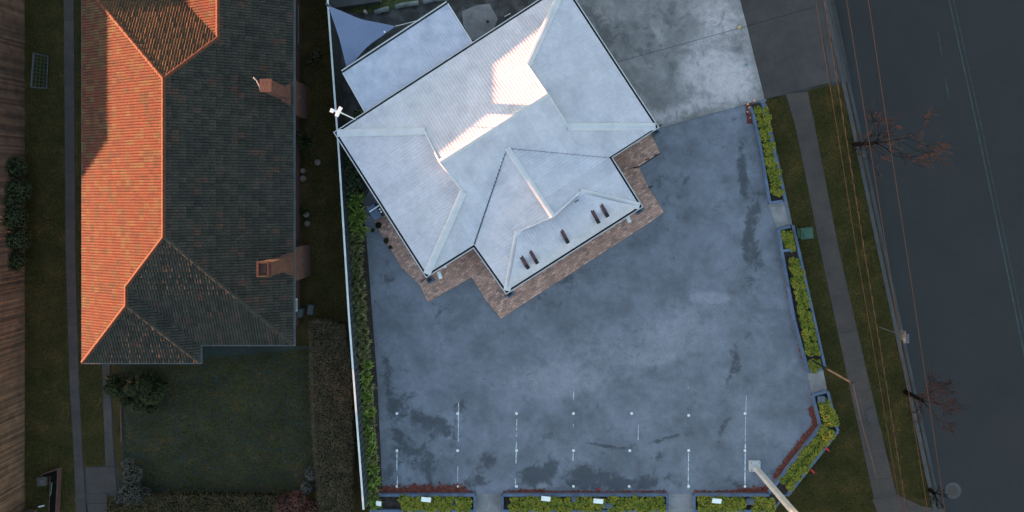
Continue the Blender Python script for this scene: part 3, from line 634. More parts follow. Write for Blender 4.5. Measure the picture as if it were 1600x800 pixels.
# ------------------------------------------------------------------ foliage builders
def leafcloud(lobes, n, size, rnd, up=0.5, flat=0.0, shell=0.55, sharp=1.7):
    mb = MB(); tot = sum(l[3] ** 2 for l in lobes)
    for (x, y, z, r) in lobes:
        for _ in range(int(n * r * r / tot)):
            d = Vector((rnd.gauss(0, 1), rnd.gauss(0, 1), rnd.gauss(0.25, 1))).normalized()
            rr = r * (shell + (1 - shell) * rnd.random() ** .5) * rnd.uniform(.85, 1.12)
            c = Vector((x, y, z)) + Vector((d.x * rr, d.y * rr, d.z * rr * (1 - flat)))
            if c.z < 0.03: continue
            nn = (d + Vector((rnd.gauss(0, .5), rnd.gauss(0, .5), rnd.gauss(up, .4)))).normalized()
            t1_ = nn.cross(Vector((rnd.gauss(0, 1), rnd.gauss(0, 1), rnd.gauss(0, 1)))).normalized(); t2_ = nn.cross(t1_)
            s_ = size * rnd.uniform(.6, 1.3); a = t1_ * s_ * sharp; b = t2_ * s_ * .6
            mb.poly([c - a * .5, c + b * .5, c + a * .5, c - b * .5])
    return mb
def corelobes(lobes, k=.8):
    mb = MB()
    for (x, y, z, r) in lobes:
        pts = []; n = 8
        for i in range(1, 5):
            th = math.pi * i / 5
            for j in range(n): ph = 2 * math.pi * j / n; pts.append((x + r * k * math.sin(th) * math.cos(ph), y + r * k * math.sin(th) * math.sin(ph), max(0.0, z + r * k * math.cos(th))))
        F = [(i * n + j, (i + 1) * n + j, (i + 1) * n + (j + 1) % n, i * n + (j + 1) % n) for i in range(3) for j in range(n)]
        F += [tuple(range(n)), tuple(range(3 * n, 4 * n))[::-1]]
        mb.raw(pts, F)
    return mb
def bush(name, label, cat, lobes, n, size, mkey, seed, group=None, **kw):
    rnd = random.Random(seed); x, y = lobes[0][0], lobes[0][1]
    t_ = thing(name, label, cat, (x, y, 0), 0, group)
    L = [(a - x, b - y, z, r) for a, b, z, r in lobes]
    o = leafcloud(L, n, size, rnd, **kw).build('foliage', M[mkey], t_)
    c = corelobes(L).build('branches', M['core'], t_)
    return t_
def strap(name, label, cat, loc, r, h, n, mkey, seed, group=None, wd=.035):
    rnd = random.Random(seed); t_ = thing(name, label, cat, loc, rnd.uniform(0, 6.28), group); mb = MB()
    for k in range(n):
        a = rnd.uniform(0, 2 * math.pi); rr = r * rnd.uniform(.35, 1.15); hh = h * rnd.uniform(.5, 1.1); w_ = wd * rnd.uniform(.7, 1.3)
        d = Vector((math.cos(a), math.sin(a), 0)); s_ = Vector((-d.y, d.x, 0)) * w_ / 2; b0 = Vector((rnd.gauss(0, r * .15), rnd.gauss(0, r * .15), 0.01))
        p = [b0, b0 + d * rr * .35 + Vector((0, 0, hh * .75)), b0 + d * rr * .72 + Vector((0, 0, hh)), b0 + d * rr + Vector((0, 0, hh * .72))]
        mb.raw([p[0] - s_, p[0] + s_, p[1] - s_, p[1] + s_, p[2] - s_ * .8, p[2] + s_ * .8, p[3]], [(0, 1, 3, 2), (2, 3, 5, 4), (4, 5, 6)])
    mb.build('leaves', M[mkey], t_)
    cm = MB(); cm.prism([(r * .3 * math.cos(q), r * .3 * math.sin(q)) for q in [k * math.pi / 4 for k in range(8)]], 0.01, h * .4); cm.build('crown_base', M['core'], t_)
    return t_

# ------------------------------------------------------------------ beds, sleepers, lime shrubs
def shrub_proto(seed):
    rnd = random.Random(seed)
    L = [(rnd.uniform(-.10, .10), rnd.uniform(-.10, .10), .20 + rnd.uniform(-.03, .05), rnd.uniform(.15, .21)) for _ in range(4)]
    t_ = thing('lime_shrub', 'x', 'shrub'); leafcloud(L, 420, .062, rnd, up=.8).build('foliage', M['lime'], t_); corelobes(L, .72).build('branches', M['core'], t_)
    return t_
protos = [shrub_proto(s_) for s_ in (11, 12, 13, 14)]; used = [False] * 4; sc_ = random.Random(21)
def shrub_row(pts, where, grp, scale=1.0):
    for i, (x, y) in enumerate(pts):
        k = sc_.randrange(4)
        if used[k]: o = copy_tree(protos[k])
        else: o = protos[k]; used[k] = True
        o.location = tuple(P(x + sc_.uniform(-1.2, 1.2), y + sc_.uniform(-1.2, 1.2))); o.rotation_euler[2] = sc_.uniform(0, 6.28); s_ = scale * 1.28 * sc_.uniform(.88, 1.15); o.scale = (s_, s_, s_ * .8)
        tag(o, f'low lime-green shrub, {ORD[i]} {where}', 'shrub', grp)
def bed(label, soil_px, sleepers, boardlen=58):
    b = thing('garden_bed', label, 'garden bed')
    sheet('soil', gp(soil_px), 0.10, M['soil'], b)
    mb = MB(); mb.prism(gp(soil_px), 0.0, 0.096); mb.build('soil_edge', M['soil'], b)
    for line in sleepers:
        for (x0, y0), (x1, y1) in zip(line[:-1], line[1:]):
            L = math.hypot(x1 - x0, y1 - y0); n = max(1, round(L / boardlen))
            for k in range(n):
                a = P(lerp(x0, x1, k / n), lerp(y0, y1, k / n), .12); c = P(lerp(x0, x1, (k + 1) / n), lerp(y0, y1, (k + 1) / n), .12); dv = (c - a) / np.linalg.norm(c - a)
                mb = MB(); mb.beam(a + dv * .008 + [0, 0, random.uniform(-.01, .01)], c - dv * .008, .13, .26); mb.build('sleeper', M['sleeper'], b)
    return b
def row(p, q, n): return [(lerp(p[0], q[0], (i + .5) / n), lerp(p[1], q[1], (i + .5) / n)) for i in range(n)]
bed('garden bed of lime shrubs on the roadside edge just below the driveway', [(1172, 164), (1186, 160), (1222, 312), (1202, 317)], [[(1172, 168), (1176, 178), (1187, 228), (1202, 317), (1222, 314)], [(1190, 160), (1226, 314)]])
rp = [(x + dx, y) for x, y in row((1183, 168), (1211, 305), 13) for dx in (-1.5, 7)]
shrub_row(rp, 'counted down the upper roadside bed', 'lime shrubs in the upper roadside bed', .78)
bed('long garden bed on the roadside edge beside the green bin', [(1216, 358), (1234, 352), (1283, 574), (1262, 580)], [[(1234, 354), (1216, 358), (1221, 392), (1240, 500), (1262, 580), (1283, 576)], [(1221, 392), (1236, 390)], [(1238, 352), (1288, 574)]])
shrub_row([(x + dx, y) for x, y in row((1225, 361), (1231, 388), 3) for dx in (-2, 6)], 'in the short top end of the long roadside bed', 'lime shrubs at the top end of the long roadside bed', .78)
shrub_row([(x + dx, y) for x, y in row((1234, 402), (1266, 553), 15) for dx in (-1, 8)], 'counted down the long roadside bed', 'lime shrubs in the long roadside bed', .80)
shrub_row([(1266, 566), (1274, 564), (1270, 575), (1277, 573)], 'beside the slim pole in the long bed', 'lime shrubs at the foot of the long roadside bed', .75)
bed('angled corner garden bed behind red mulch at the lower right of the car park', [(1268, 618), (1290, 612), (1306, 672), (1226, 772), (1205, 770), (1283, 666)],
    [[(1290, 611), (1269, 617), (1281, 666), (1240, 718), (1201, 769)], [(1292, 611), (1308, 673), (1229, 774)]])
shrub_row([(x + dx, y) for x, y in row((1283, 626), (1296, 664), 4) for dx in (-2, 7)] + [(x + dx, y + dy) for x, y in row((1292, 668), (1222, 756), 12) for dx, dy in ((-4, -4), (5, 4))],
          'from the top of the angled corner bed', 'lime shrubs in the angled corner bed', .85)
bed('left of the three garden beds along the bottom edge', [(592, 773), (742, 773), (742, 796), (578, 796)], [[(592, 772.5), (742, 772.5), (742, 796)], [(578, 797), (742, 797)]])
shrub_row([(x, y) for x in (634, 645, 657, 669, 681, 693, 704) for y in (779, 790)] + [(x, y) for x in (720, 730) for y in (779, 790)], 'from the left in the left bottom bed', 'lime shrubs in the left bottom bed', .95)
bed('middle of the three garden beds along the bottom edge', [(785, 773), (1042, 773), (1042, 796), (785, 796)], [[(785, 796), (785, 772.5), (1042, 772.5), (1042, 796)], [(785, 797), (1042, 797)]])
shrub_row([(x, y) for x in (805, 817, 829, 841, 853, 865, 876) for y in (780, 790)] + [(x, y) for x in (889, 901, 913, 925, 937) for y in (780, 790)], 'in the left half of the middle bottom bed', 'lime shrubs in the left half of the middle bottom bed', .95)
shrub_row([(x, y) for x in (957, 969, 981, 993, 1005, 1017, 1029) for y in (780, 790)], 'in the right half of the middle bottom bed', 'lime shrubs in the right half of the middle bottom bed', .95)
bed('right of the three garden beds along the bottom edge', [(1084, 773), (1202, 773), (1222, 774), (1205, 796), (1084, 796)], [[(1084, 796), (1084, 772.5), (1201, 772.5)], [(1084, 797), (1205, 797)]])
shrub_row([(x, y) for x in (1097, 1109, 1121, 1133, 1145, 1157) for y in (780, 790)] + [(x, y) for x in (1179, 1190, 1201) for y in (780, 790)], 'from the left in the right bottom bed', 'lime shrubs in the right bottom bed', .95)
for i, (x, y, wd) in enumerate(((665, 780, 15), (852, 779, 14), (934, 783, 15), (1119, 783, 14), (591, 786, 8))):
    s = thing('garden_sign', ['small white slanted sign over the left bottom bed', 'small white sign at the left of the middle bottom bed', 'small white sign near the centre of the middle bottom bed', 'small white sign over the right bottom bed', 'small white box in bare soil at the left end of the left bottom bed'][i], 'sign', P(x, y), R(-6), 'white signs in the bottom beds')
    k = 1 - .62 / H; off = P(x, y, .6) - P(x, y)
    mb = MB(); mb.box((off[0], off[1], .62), (wd / S, .26, .03), 0, tilt=.25); mb.build('face', M['whitebox'], s)
    mb = MB(); mb.box((off[0], off[1] + .02, .3), (.04, .04, .6)); mb.build('stake', M['dim'], s)
for (x, y, lbl) in ((711, 783, 'round grey pot with dark centre in the left bottom bed'),):
    s = thing('ring_pot', lbl, 'pot', P(x, y, .1)); mb = MB(); n = 14
    for a in range(n):
        c0, c1 = 2 * math.pi * a / n, 2 * math.pi * (a + 1) / n
        mb.raw([(r_ * math.cos(c), r_ * math.sin(c), z_) for c in (c0, c1) for r_, z_ in ((.14, 0), (.14, .18), (.08, .18), (.08, .02))], [(0, 1, 5, 4), (1, 2, 6, 5), (2, 3, 7, 6)])
    mb.build('rim', M['metal'], s)
    mb = MB(); mb.prism([(.08 * math.cos(q), .08 * math.sin(q)) for q in [k * .785 for k in range(8)]], 0, .05); mb.build('filling', M['soil'], s)
for (x, y, ww, lbl) in ((949, 787, .5, 'blue-grey box between shrubs of the middle bottom bed'), (1170, 781, .38, 'blue-grey box between shrubs of the right bottom bed'), (896, 777, .25, 'small blue-grey box at the upper edge of the middle bottom bed'), (1281, 622, .34, 'blue-grey box at the top of the angled corner bed')):
    s = thing('meter_box', lbl, 'box', P(x, y, .1)); mb = MB(); mb.box((0, 0, .14), (ww, .26, .28)); mb.build('casing', M['sleeper'], s)
    mb = MB(); mb.box((0, 0, .295), (ww * .8, .2, .03)); mb.build('lid', M['dim'], s)
# concrete gaps between beds
sheet('bed_gap_paving', gp([(743, 772), (783, 772), (783, 800), (743, 800)]), 0.013, M['drive'])
sheet('bed_gap_paving', gp([(1043, 772), (1083, 772), (1083, 800), (1043, 800)]), 0.013, M['drive'])
sheet('bed_gap_paving', gp([(1200, 319), (1223, 315), (1233, 350), (1214, 356)]), 0.013, M['drive'])
sheet('bed_gap_paving', gp([(1261, 583), (1286, 578), (1292, 609), (1268, 615)]), 0.013, M['drive'])
# red bark mulch washed out on the asphalt
mb = MB(); rnd = random.Random(9)
def chips(line, wdt, n):
    for _ in range(n):
        k = rnd.randrange(len(line) - 1); t_ = rnd.random(); x = lerp(line[k][0], line[k + 1][0], t_) + rnd.gauss(0, wdt[0]); y = lerp(line[k][1], line[k + 1][1], t_) - abs(rnd.gauss(0, wdt[1]))
        c = Vector(P(x, y, .02)); a = rnd.uniform(0, 3.14); l_ = rnd.uniform(.03, .07); w_ = rnd.uniform(.012, .03); u_ = Vector((math.cos(a), math.sin(a), rnd.uniform(-.3, .3))) * l_; v_ = Vector((-math.sin(a), math.cos(a), 0)) * w_
        c.z = rnd.uniform(.016, .05); mb.poly([c - u_ - v_, c + u_ - v_, c + u_ + v_, c - u_ + v_])
chips([(596, 770), (640, 769), (668, 769), (672, 769)], (4, 4.5), 1700); chips([(688, 769), (720, 769)], (5, 4.5), 900); chips([(600, 770), (735, 770)], (3, 1.5), 500)
chips([(1268, 640), (1276, 664), (1235, 715), (1212, 748)], (2.5, 2.5), 1900); chips([(1155, 770), (1200, 768)], (4, 3), 700); chips([(820, 770), (845, 770)], (8, 2), 350); chips([(786, 770), (1040, 770)], (3, 1.5), 500); chips([(1086, 770), (1155, 770)], (3, 1.5), 200)
chips([(1169, 165), (1172, 195)], (2, 3), 250); chips([(1228, 440), (1254, 560)], (1.5, 2), 250); chips([(1202, 320), (1198, 260)], (2, 2), 60)
o = mb.build('bark_mulch', M['redchip']); tag(o, 'red-brown bark mulch spilt on the asphalt along the garden beds', 'mulch', kind='stuff')
for (x, y, lbl, c_) in ((936, 764, 'small red cone-shaped cap on asphalt above the middle bottom bed', 'redchip'), (1291, 701, 'upper of two bright red tags on the grass outside the corner bed', 'redchip'), (1268, 735, 'lower of two bright red tags on the grass outside the corner bed', 'redchip')):
    s = thing('red_marker', lbl, 'marker', P(x, y)); mb = MB()
    if x == 936: mb.tube([(0, 0, 0), (0, 0, .18)], [.07, .02], 8)
    else: mb.box((0, 0, .12), (.22, .10, .14), R(-35)); mb.box((-.12, .12, .3), (.14, .08, .1), R(-35)); mb.box((0, 0, .1), (.04, .04, .4))
    mb.build('cap', M['redtag'] if 'redtag' in M else M.setdefault('redtag', mat('bright_red_plastic', [(0.3, (0.35, 0.012, 0.02)), (0.7, (0.45, 0.02, 0.03))], 3, .5)), s)

# ------------------------------------------------------------------ left boundary fence and its planting
FH = 1.6
fen = thing('boundary_fence', 'dark navy steel fence with pale capping along the left of the car park', 'fence')
ft = [P(503, -100, FH), P(512, 0, FH), P(530, 245, FH), P(545, 490, FH), P(568, 796, FH)]
for a, b in zip(ft[:-1], ft[1:]):
    L = np.linalg.norm(b - a); n = max(1, round(L / 2.35))
    for k in range(n):
        p = a + (b - a) * k / n; q = a + (b - a) * (k + 1) / n; mb = MB(); m_ = 14
        for i in range(m_):                     # ribbed steel panel
            s0 = p + (q - p) * i / m_; s1 = p + (q - p) * (i + 1) / m_; ofs = np.array([.03, 0, 0]) if i % 2 else np.zeros(3)
            mb.box(((s0[0] + s1[0]) / 2 + ofs[0], (s0[1] + s1[1]) / 2, (FH - .06) / 2), (.03, abs(s1[1] - s0[1]) * 1.0, FH - .06))
        mb.build('fence_panel', M['navy'], fen)
        mb = MB(); mb.box((p[0], p[1], FH / 2), (.07, .07, FH)); mb.build('fence_post', M['navy'], fen)
    mb = MB(); mb.beam(a, b, .085, .05); mb.build('capping', M['coping'], fen)
PLX = [(552, 235), (556, 330), (560, 400), (567, 500), (574, 600), (580, 700), (586, 785)]
n_ = 0
rnd = random.Random(31)
y = 252; specs = []
while y < 785:
    specs.append(y); y += 12 if y < 360 else 9
tufts = []
for i, y in enumerate(specs):
    x = along(PLX, y) + rnd.uniform(-2, 2)
    if y < 310: tufts.append((x - 4 + (i % 2) * 9, y, .42, .85, 95, 'strapdark', 'tall dark grey-green strappy plant behind the house corner'))
    elif y < 365: tufts.append((x - 2 + (i % 2) * 8, y, .52, .8, 110, 'strap', 'bright green strappy plant near the air conditioner'))
    elif y < 560: tufts.append((x + (-3 if i % 2 else 3), y, .33, .8, 190, 'olive', 'dense olive-green upright hedge plant along the left fence'))
    else: tufts.append((x + (-3 if i % 2 else 3), y, .35, .6, 120, 'strap' if i % 3 else 'olive', 'arching green strappy plant along the lower left fence'))
cnt = {}
for i, (x, y, r, h, n, mk_, lb) in enumerate(tufts):
    cnt[lb] = cnt.get(lb, 0) + 1
    strap('strappy_plant' if mk_ != 'olive' else 'hedge_plant', f'{lb}, {ORD[cnt[lb]-1]} from the top', 'plant', P(x, y), r, h, n, mk_, 100 + i, 'plants in the strip along the left fence', .04 if mk_ != 'olive' else .03)
for i, (x, y) in enumerate(((563, 388), (566, 430), (569, 470), (571, 510), (574, 545))):
    pass
sheet('planting_strip', gp([(535, 235), (560, 235), (575, 400), (590, 600), (598, 770), (580, 772), (560, 520), (545, 330)]), 0.03, M['soil'])
tk = thing('timber_edging', 'thin weathered timber edging beside the strappy plants on the left', 'edging')
for (y0, y1) in ((600, 668), (670, 742)):
    x0, x1 = along(PLX, y0) + 7, along(PLX, y1) + 7; mb = MB(); mb.beam(P(x0, y0, .06), P(x1, y1, .06), .05, .12); mb.build('board', M['stone'], tk)
for i, (x, y, r) in enumerate(((592, 352, .20), (604, 376, .16), (610, 386, .10), (583, 360, .1))):
    bush('weed_tuft', ['largest dark green weed tuft beside the air conditioner on the paving edge', 'dark green weed tuft on the left paving edge', 'tiny weed below the others on the left paving edge', 'small weed in the asphalt near the strappy plants'][i], 'weed', [(*P(x, y)[:2], .08, r)], 150, .05, 'dark', 60 + i, 'weeds at the paving edge')
for i, (x, y, r, g_) in enumerate(((560, 178, .25, 'strapdark'), (546, 200, .3, 'dark'), (548, 228, .3, 'strapdark'))):
    bush('corner_shrub', ['small shrub below the antenna', 'dark shrub beside the left house corner', 'grey-green shrub left of the house corner'][i], 'shrub', [(*P(x, y)[:2], .2, r), (P(x, y)[0] + .2, P(x, y)[1] - .1, .25, r * .8)], 300, .06, g_, 70 + i)

# ------------------------------------------------------------------ the neighbouring tiled house
nz = 2.5; ts = .44
Ea = lambda x, y: P(x, y, nz)
nc = Ea(300, 300)
PW = plane(Ea(130, 0), Ea(130, 500), ts, nc); PE = plane(Ea(458, 0), Ea(458, 500), ts, nc); PS = plane(Ea(312, 538), Ea(458, 538), .42, nc); PS2 = plane(Ea(130, 566), Ea(312, 566), .42, nc)
PE2 = plane(Ea(312, 540), Ea(312, 566), ts, Ea(200, 500))
rS = I3(PW, PE, PS); rN = ridge_pt(PW, PE, 251, 123)
PN = None
nbr = thing('tiled_house', 'brick house with orange and grey clay tile roof left of the car park', 'house')
c0 = Ea(130, 0)[0]; cE = Ea(458, 0)[0]; cM = Ea(312, 0)[0]; yS = Ea(0, 538)[1]; yS2 = Ea(0, 566)[1]; yN = rN[1] + (rN[2] - nz) / .44
NWc = np.array([c0, yN, nz]); PN = plane(NWc, np.array([cE, yN, nz]), .44, nc)
kk = rN[2]                                      # lower north wing ridge on the east slope
rq = hit(PE, 341, 58); Xr = rq[0]; zr = rq[2]; wX = Xr - (zr - nz) / ts
PW2 = plane(np.array([wX, 0, nz]), np.array([wX, 5, nz]), ts, np.array([Xr, 0, nz]))
wyr = I3(PN, PE, level(zr)); yTop = 16.0
j1 = np.array([wX, yN, nz])
hN = wyr                                        # hip meets the wing ridge
sr0 = I3(PW, PE2, PS); sr1 = I3(PW, PE2, PS2)
SWc = np.array([c0, yS2, nz]); S2e = np.array([cM, yS2, nz]); S1m = np.array([cM, yS, nz]); SEc = np.array([cE, yS, nz])
fw = [NWc, rN, rS, sr0, sr1, SWc]
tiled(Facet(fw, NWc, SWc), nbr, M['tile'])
tiled(Facet([rN, wyr, np.array([Xr, yTop, zr]), np.array([cE, yTop, nz]), SEc, rS], SEc, np.array([cE, yTop, nz])), nbr, M['tile_old_dim'])
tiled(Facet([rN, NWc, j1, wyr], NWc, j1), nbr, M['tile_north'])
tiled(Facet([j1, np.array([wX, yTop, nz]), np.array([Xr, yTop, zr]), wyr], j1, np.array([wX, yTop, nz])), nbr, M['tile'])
tiled(Facet([rS, SEc, S1m, sr0], S1m, SEc), nbr, M['tile_old_dim'])
tiled(Facet([sr0, S1m, S2e, sr1], S1m, S2e), nbr, M['tile_old_dim'])
tiled(Facet([sr1, S2e, SWc], SWc, S2e), nbr, M['tile_old_dim'])
for p, q, mm in ((rN, rS, 'tile'), (NWc, rN, 'tile'), (rN, wyr, 'tile'), (wyr, np.array([Xr, yTop, zr]), 'tile'), (rS, sr0, 'tile'), (sr0, sr1, 'tile'), (sr1, SWc, 'tile'), (sr1, S2e, 'tile_old_dim'), (rS, SEc, 'tile_old_dim')):
    cap_line(p, q, .20, M[mm], nbr, 'ridge_tile', .0, .08, seg=.42)
for p, q in ((sr0, S1m), (wyr, j1)):
    mb = MB(); mb.beam(Vector(p) + Vector((0, 0, .05)), Vector(q) + Vector((0, 0, .05)), .10, .03); mb.build('valley_gutter', M['black'], nbr)
npoly = [(c0, yTop), (c0, yS2), (cM, yS2), (cM, yS), (cE, yS), (cE, yTop)]
mb = MB()
npw = [(c0 + .5, yN - .5), (c0 + .5, yS2 + .5), (cM - .5, yS2 + .5), (cM - .5, yS + .5), (-11.7, yS + .5), (-11.7, yTop), (wX + .5, yTop), (wX + .5, yN - .5)]
mb.prism(npw, 0, 2.42); mb.build('wall', M['brick'], nbr)
npg = [(c0, yN), (c0, yS2), (cM, yS2), (cM, yS), (cE, yS), (cE, yTop), (wX, yTop), (wX, yN)]
mb = MB(); mb.prism([tuple(p) for p in offset_poly(npg, -.02)], 2.38, 2.42); mb.build('soffit', M['dim'], nbr)
a_ = offset_poly(npg, 0.0); b_ = offset_poly(npg, .09)
for i in range(len(npg)):
    j = (i + 1) % len(npg)
    if i == 5: continue
    mb = MB(); mb.prism([tuple(a_[i]), tuple(a_[j]), tuple(b_[j]), tuple(b_[i])], 2.40, 2.50); mb.build('gutter', M['dim'], nbr)
# chimneys on the east wall
for (ya, yb, xo, sa, sb, zt, pot) in ((5.83, 4.13, -11.30, 5.28, 4.77, 5.2, False), (-2.40, -4.03, -11.17, -2.80, -3.42, 5.55, True)):
    mb = MB(); mb.box(((-11.7 + xo) / 2, (ya + yb) / 2, 1.15), (xo + 11.7, ya - yb, 2.3))
    mb.raw([(-11.7, ya, 2.3), (xo, ya, 2.3), (xo, yb, 2.3), (-11.7, yb, 2.3), (-11.7, sa, 2.9), (xo, sa, 2.9), (xo, sb, 2.9), (-11.7, sb, 2.9)], [(0, 1, 5, 4), (1, 2, 6, 5), (2, 3, 7, 6)])
    mb.box(((-11.75 + xo) / 2, (sa + sb) / 2, (2.9 + zt) / 2), (xo + 11.75, sa - sb, zt - 2.9))
    ch = mb.build('chimney', M['brick'], nbr)
    mb = MB(); mb.box(((-11.75 + xo) / 2, (sa + sb) / 2, zt + .04), (xo + 11.82, sa - sb + .07, .09)); mb.build('chimney_cap', M['brick'], ch)
    if pot:
        mb = MB()
        for dx, dy, sx, sy in ((-.22, 0, .05, .6), (.22, 0, .05, .6), (0, .29, .4, .05), (0, -.29, .4, .05)): mb.box(((-11.75 + xo) / 2 + dx, (sa + sb) / 2 + dy, zt + .14), (sx, sy, .14))
        mb.build('chimney_pot', M['tile'], ch)
    mb = MB(); mb.box((xo + .01, (ya + yb) / 2 + .1, 1.3), (.03, .18, .12)); mb.build('air_vent', M['dim'], ch)
sd = thing('chimney_bracket', 'thin grey metal bracket with pale tip left of the upper chimney', 'bracket', P(402, 128, 4.3))
mb = MB(); mb.tube([P(396, 121, 5.0), P(401, 126, 4.9), P(405, 134, 4.7)], .025); mb.tube([P(405, 134, 4.7), P(406, 140, 3.4)], .025); place(mb, sd, 'bracket', M['rim'])
mb = MB(); mb.box((-11.685, P(0, 479, 1.2)[1], 1.3), (.05, .66, 1.5)); o = mb.build('window', M['whitebox'], nbr); mb = MB(); mb.box((-11.655, P(0, 479, 1.2)[1], 1.3), (.02, .5, 1.3)); mb.build('pane', M['cream'], o)
for (x, y, sx, sy, sz, lbl) in ((472, 487, .25, .42, .5, 'small grey box unit on the ground below the white window'), (487, 483, .28, .5, .25, 'grey paving block on the grass right of the white window')):
    s = thing('utility_box', lbl, 'box', P(x, y)); mb = MB(); mb.box((0, 0, sz / 2), (sx, sy, sz), R(-8)); mb.build('casing', M['dim'], s); mb = MB(); mb.box((0, 0, sz + .01), (sx * .7, sy * .7, .02), R(-8)); mb.build('lid', M['metal'], s)
dp = thing('drain_pipe', 'thin pale pipe running down the neighbouring brick wall near the top edge', 'pipe', P(465, 60))
mb = MB(); mb.tube([P(466, 8, 1.0), P(466, 68, 1.0), P(472, 78, .15)], .03); place(mb, dp, 'pipe', M['metal'])
for (x, y, r, lbl) in ((498, 254, .17, 'round terracotta pot beside the spiky plant by the brick wall'), (475, 267, .15, 'small terracotta pot against the brick wall'), (475, 279, .17, 'square tan stepping stone against the brick wall'), (480, 335, .16, 'tan stone near the brick wall, upper of two'), (482, 349, .15, 'tan stone near the brick wall, lower of two')):
    s = thing('garden_pot', lbl, 'pot' if 'pot' in lbl else 'stone', P(x, y)); mb = MB(); mb.tube([(0, 0, 0), (0, 0, .2), (0, 0, .24)], [r * .75, r, r * .9], 10); mb.build('body', M['stone'], s); mb = MB(); mb.tube([(0, 0, .22), (0, 0, .25)], r * .7, 8); mb.build('top', M['stone'], s)
strap('spiky_plant', 'large dark green spiky plant against the neighbouring brick wall', 'plant', P(481, 222), .65, .9, 80, 'dark', 501, wd=.05)
strap('spiky_plant', 'smaller low spiky plant below the large one by the brick wall', 'plant', P(478, 330), .35, .4, 45, 'dark', 502, wd=.04)
bush('yard_shrub', 'dark shrub beside the sloping pipe near the top of the side yard', 'shrub', [(*P(498, 88)[:2], .3, .35), (*P(486, 98)[:2], .2, .25)], 500, .06, 'hedge', 503)

# ------------------------------------------------------------------ left yard: paling fence, paths, objects
pf = thing('paling_fence', 'weathered brown timber paling fence along the left edge', 'fence')
px_top = [(0, -40), (0, 840)]
base_x = P(38, 0)[0]; FPH = 1.85; y = P(0, -45)[1]; yend = P(0, 845)[1]; rnd = random.Random(77)
me_p = []
for k in range(4):
    hh = FPH + rnd.uniform(-.05, .05); mb = MB(); mb.raw([(0, -.055, 0), (.018, -.055, 0), (.018, .055, 0), (0, .055, 0), (0, -.055, hh), (.018, -.055, hh), (.018, .055, hh), (0, .055, hh)],
        [(4, 5, 6, 7), (0, 1, 5, 4), (1, 2, 6, 5), (2, 3, 7, 6), (3, 0, 4, 7)]); me_p.append(mb)
prot = None; protos_p = []
n_p = 0
while y > yend:
    k = n_p % 4
    if n_p < 4: o = me_p[k].build('paling', M['paling'], pf); protos_p.append(o)
    else: o = protos_p[k].copy(); COL.objects.link(o); o.parent = pf
    o.location = (base_x + rnd.uniform(-.008, .008), y, 0); o.rotation_euler = (rnd.uniform(-.012, .012) + .02, rnd.uniform(-.012, .004), rnd.uniform(-.05, .05))
    y -= .108 + rnd.uniform(-.004, .01); n_p += 1
for zz in (.4, 1.45):
    mb = MB(); mb.box((base_x - .04, (P(0, -45)[1] + yend) / 2, zz), (.05, P(0, -45)[1] - yend, .08)); mb.build('rail', M['paling'], pf)
lp = sheet('side_path', gp([(99, -40), (116, -40), (119, 400), (124, 600), (129, 700), (137, 800), (139, 850), (122, 850), (115, 700), (109, 600), (103, 400)]), 0.008, M['gut_in'])
LL = [(99.5, -40), (103, 400), (109, 600), (115, 700), (121, 850)]; LR = [(115.5, -40), (118.5, 400), (124, 600), (129, 700), (138, 850)]
yy = list(range(-36, 860, 34)) 
for a, b in zip(yy[:-1], yy[1:]): slab('path_slab', [(along(LL, a), a), (along(LR, a), a), (along(LR, b), b), (along(LL, b), b)], 0, .03, M['path'], lp, .006)
fpth = sheet('front_path', gp([(160, 560), (172, 560), (178, 700), (182, 728), (190, 775), (168, 775), (168, 850), (138, 850), (133, 730), (166, 728)]), 0.008, M['gut_in'])
for q in ([(160, 560), (172, 560), (174, 622), (161, 622)], [(161, 622), (174, 622), (176, 676), (163, 676)], [(163, 676), (176, 676), (180, 728), (165, 728)], [(134, 729), (180, 729), (184, 770), (136, 770)], [(136, 770), (168, 770), (168, 786), (137, 786)], [(137, 786), (168, 786), (168, 850), (139, 850)]):
    slab('path_slab', q, 0, .028, M['path'], fpth, .008)
mb = MB(); mb.beam(P(188, 600, .04), P(190, 690, .04), .06, .08); tag(mb.build('lawn_edging', M['brick']), 'thin brown edging strip between the front path and the lawn', 'edging')
# netted metal frame
fr = thing('metal_frame', 'low rectangular metal garden frame with green mesh against the paling fence', 'frame', P(60, 112))
z_ = .7; q = [P(54, 82, z_), P(74, 88, z_), P(70, 138, .05), P(50, 135, z_)]
q = [P(53, 83, z_), P(75, 88, .1), P(73, 138, .1), P(49, 136, z_)]
mb = MB(); mb.beam(q[0], q[3], .07, .07); place(mb, fr, 'top_bar', M['kerb'])
for a, b in ((0, 1), (3, 2), (1, 2)): mb = MB(); mb.beam(q[a], q[b], .035, .035); place(mb, fr, 'side_bar', M['dim'])
for a in (0, 3): mb = MB(); mb.tube([q[a], (q[a][0], q[a][1], 0)], .025); place(mb, fr, 'leg', M['dim'])
mb = MB()
for k in range(1, 9): mb.beam(q[0] + (q[3] - q[0]) * k / 9, q[1] + (q[2] - q[1]) * k / 9, .02, .02)
for k in range(1, 4): mb.beam(q[0] + (q[1] - q[0]) * k / 4, q[3] + (q[2] - q[3]) * k / 4, .02, .02)
place(mb, fr, 'mesh', M['bin'])
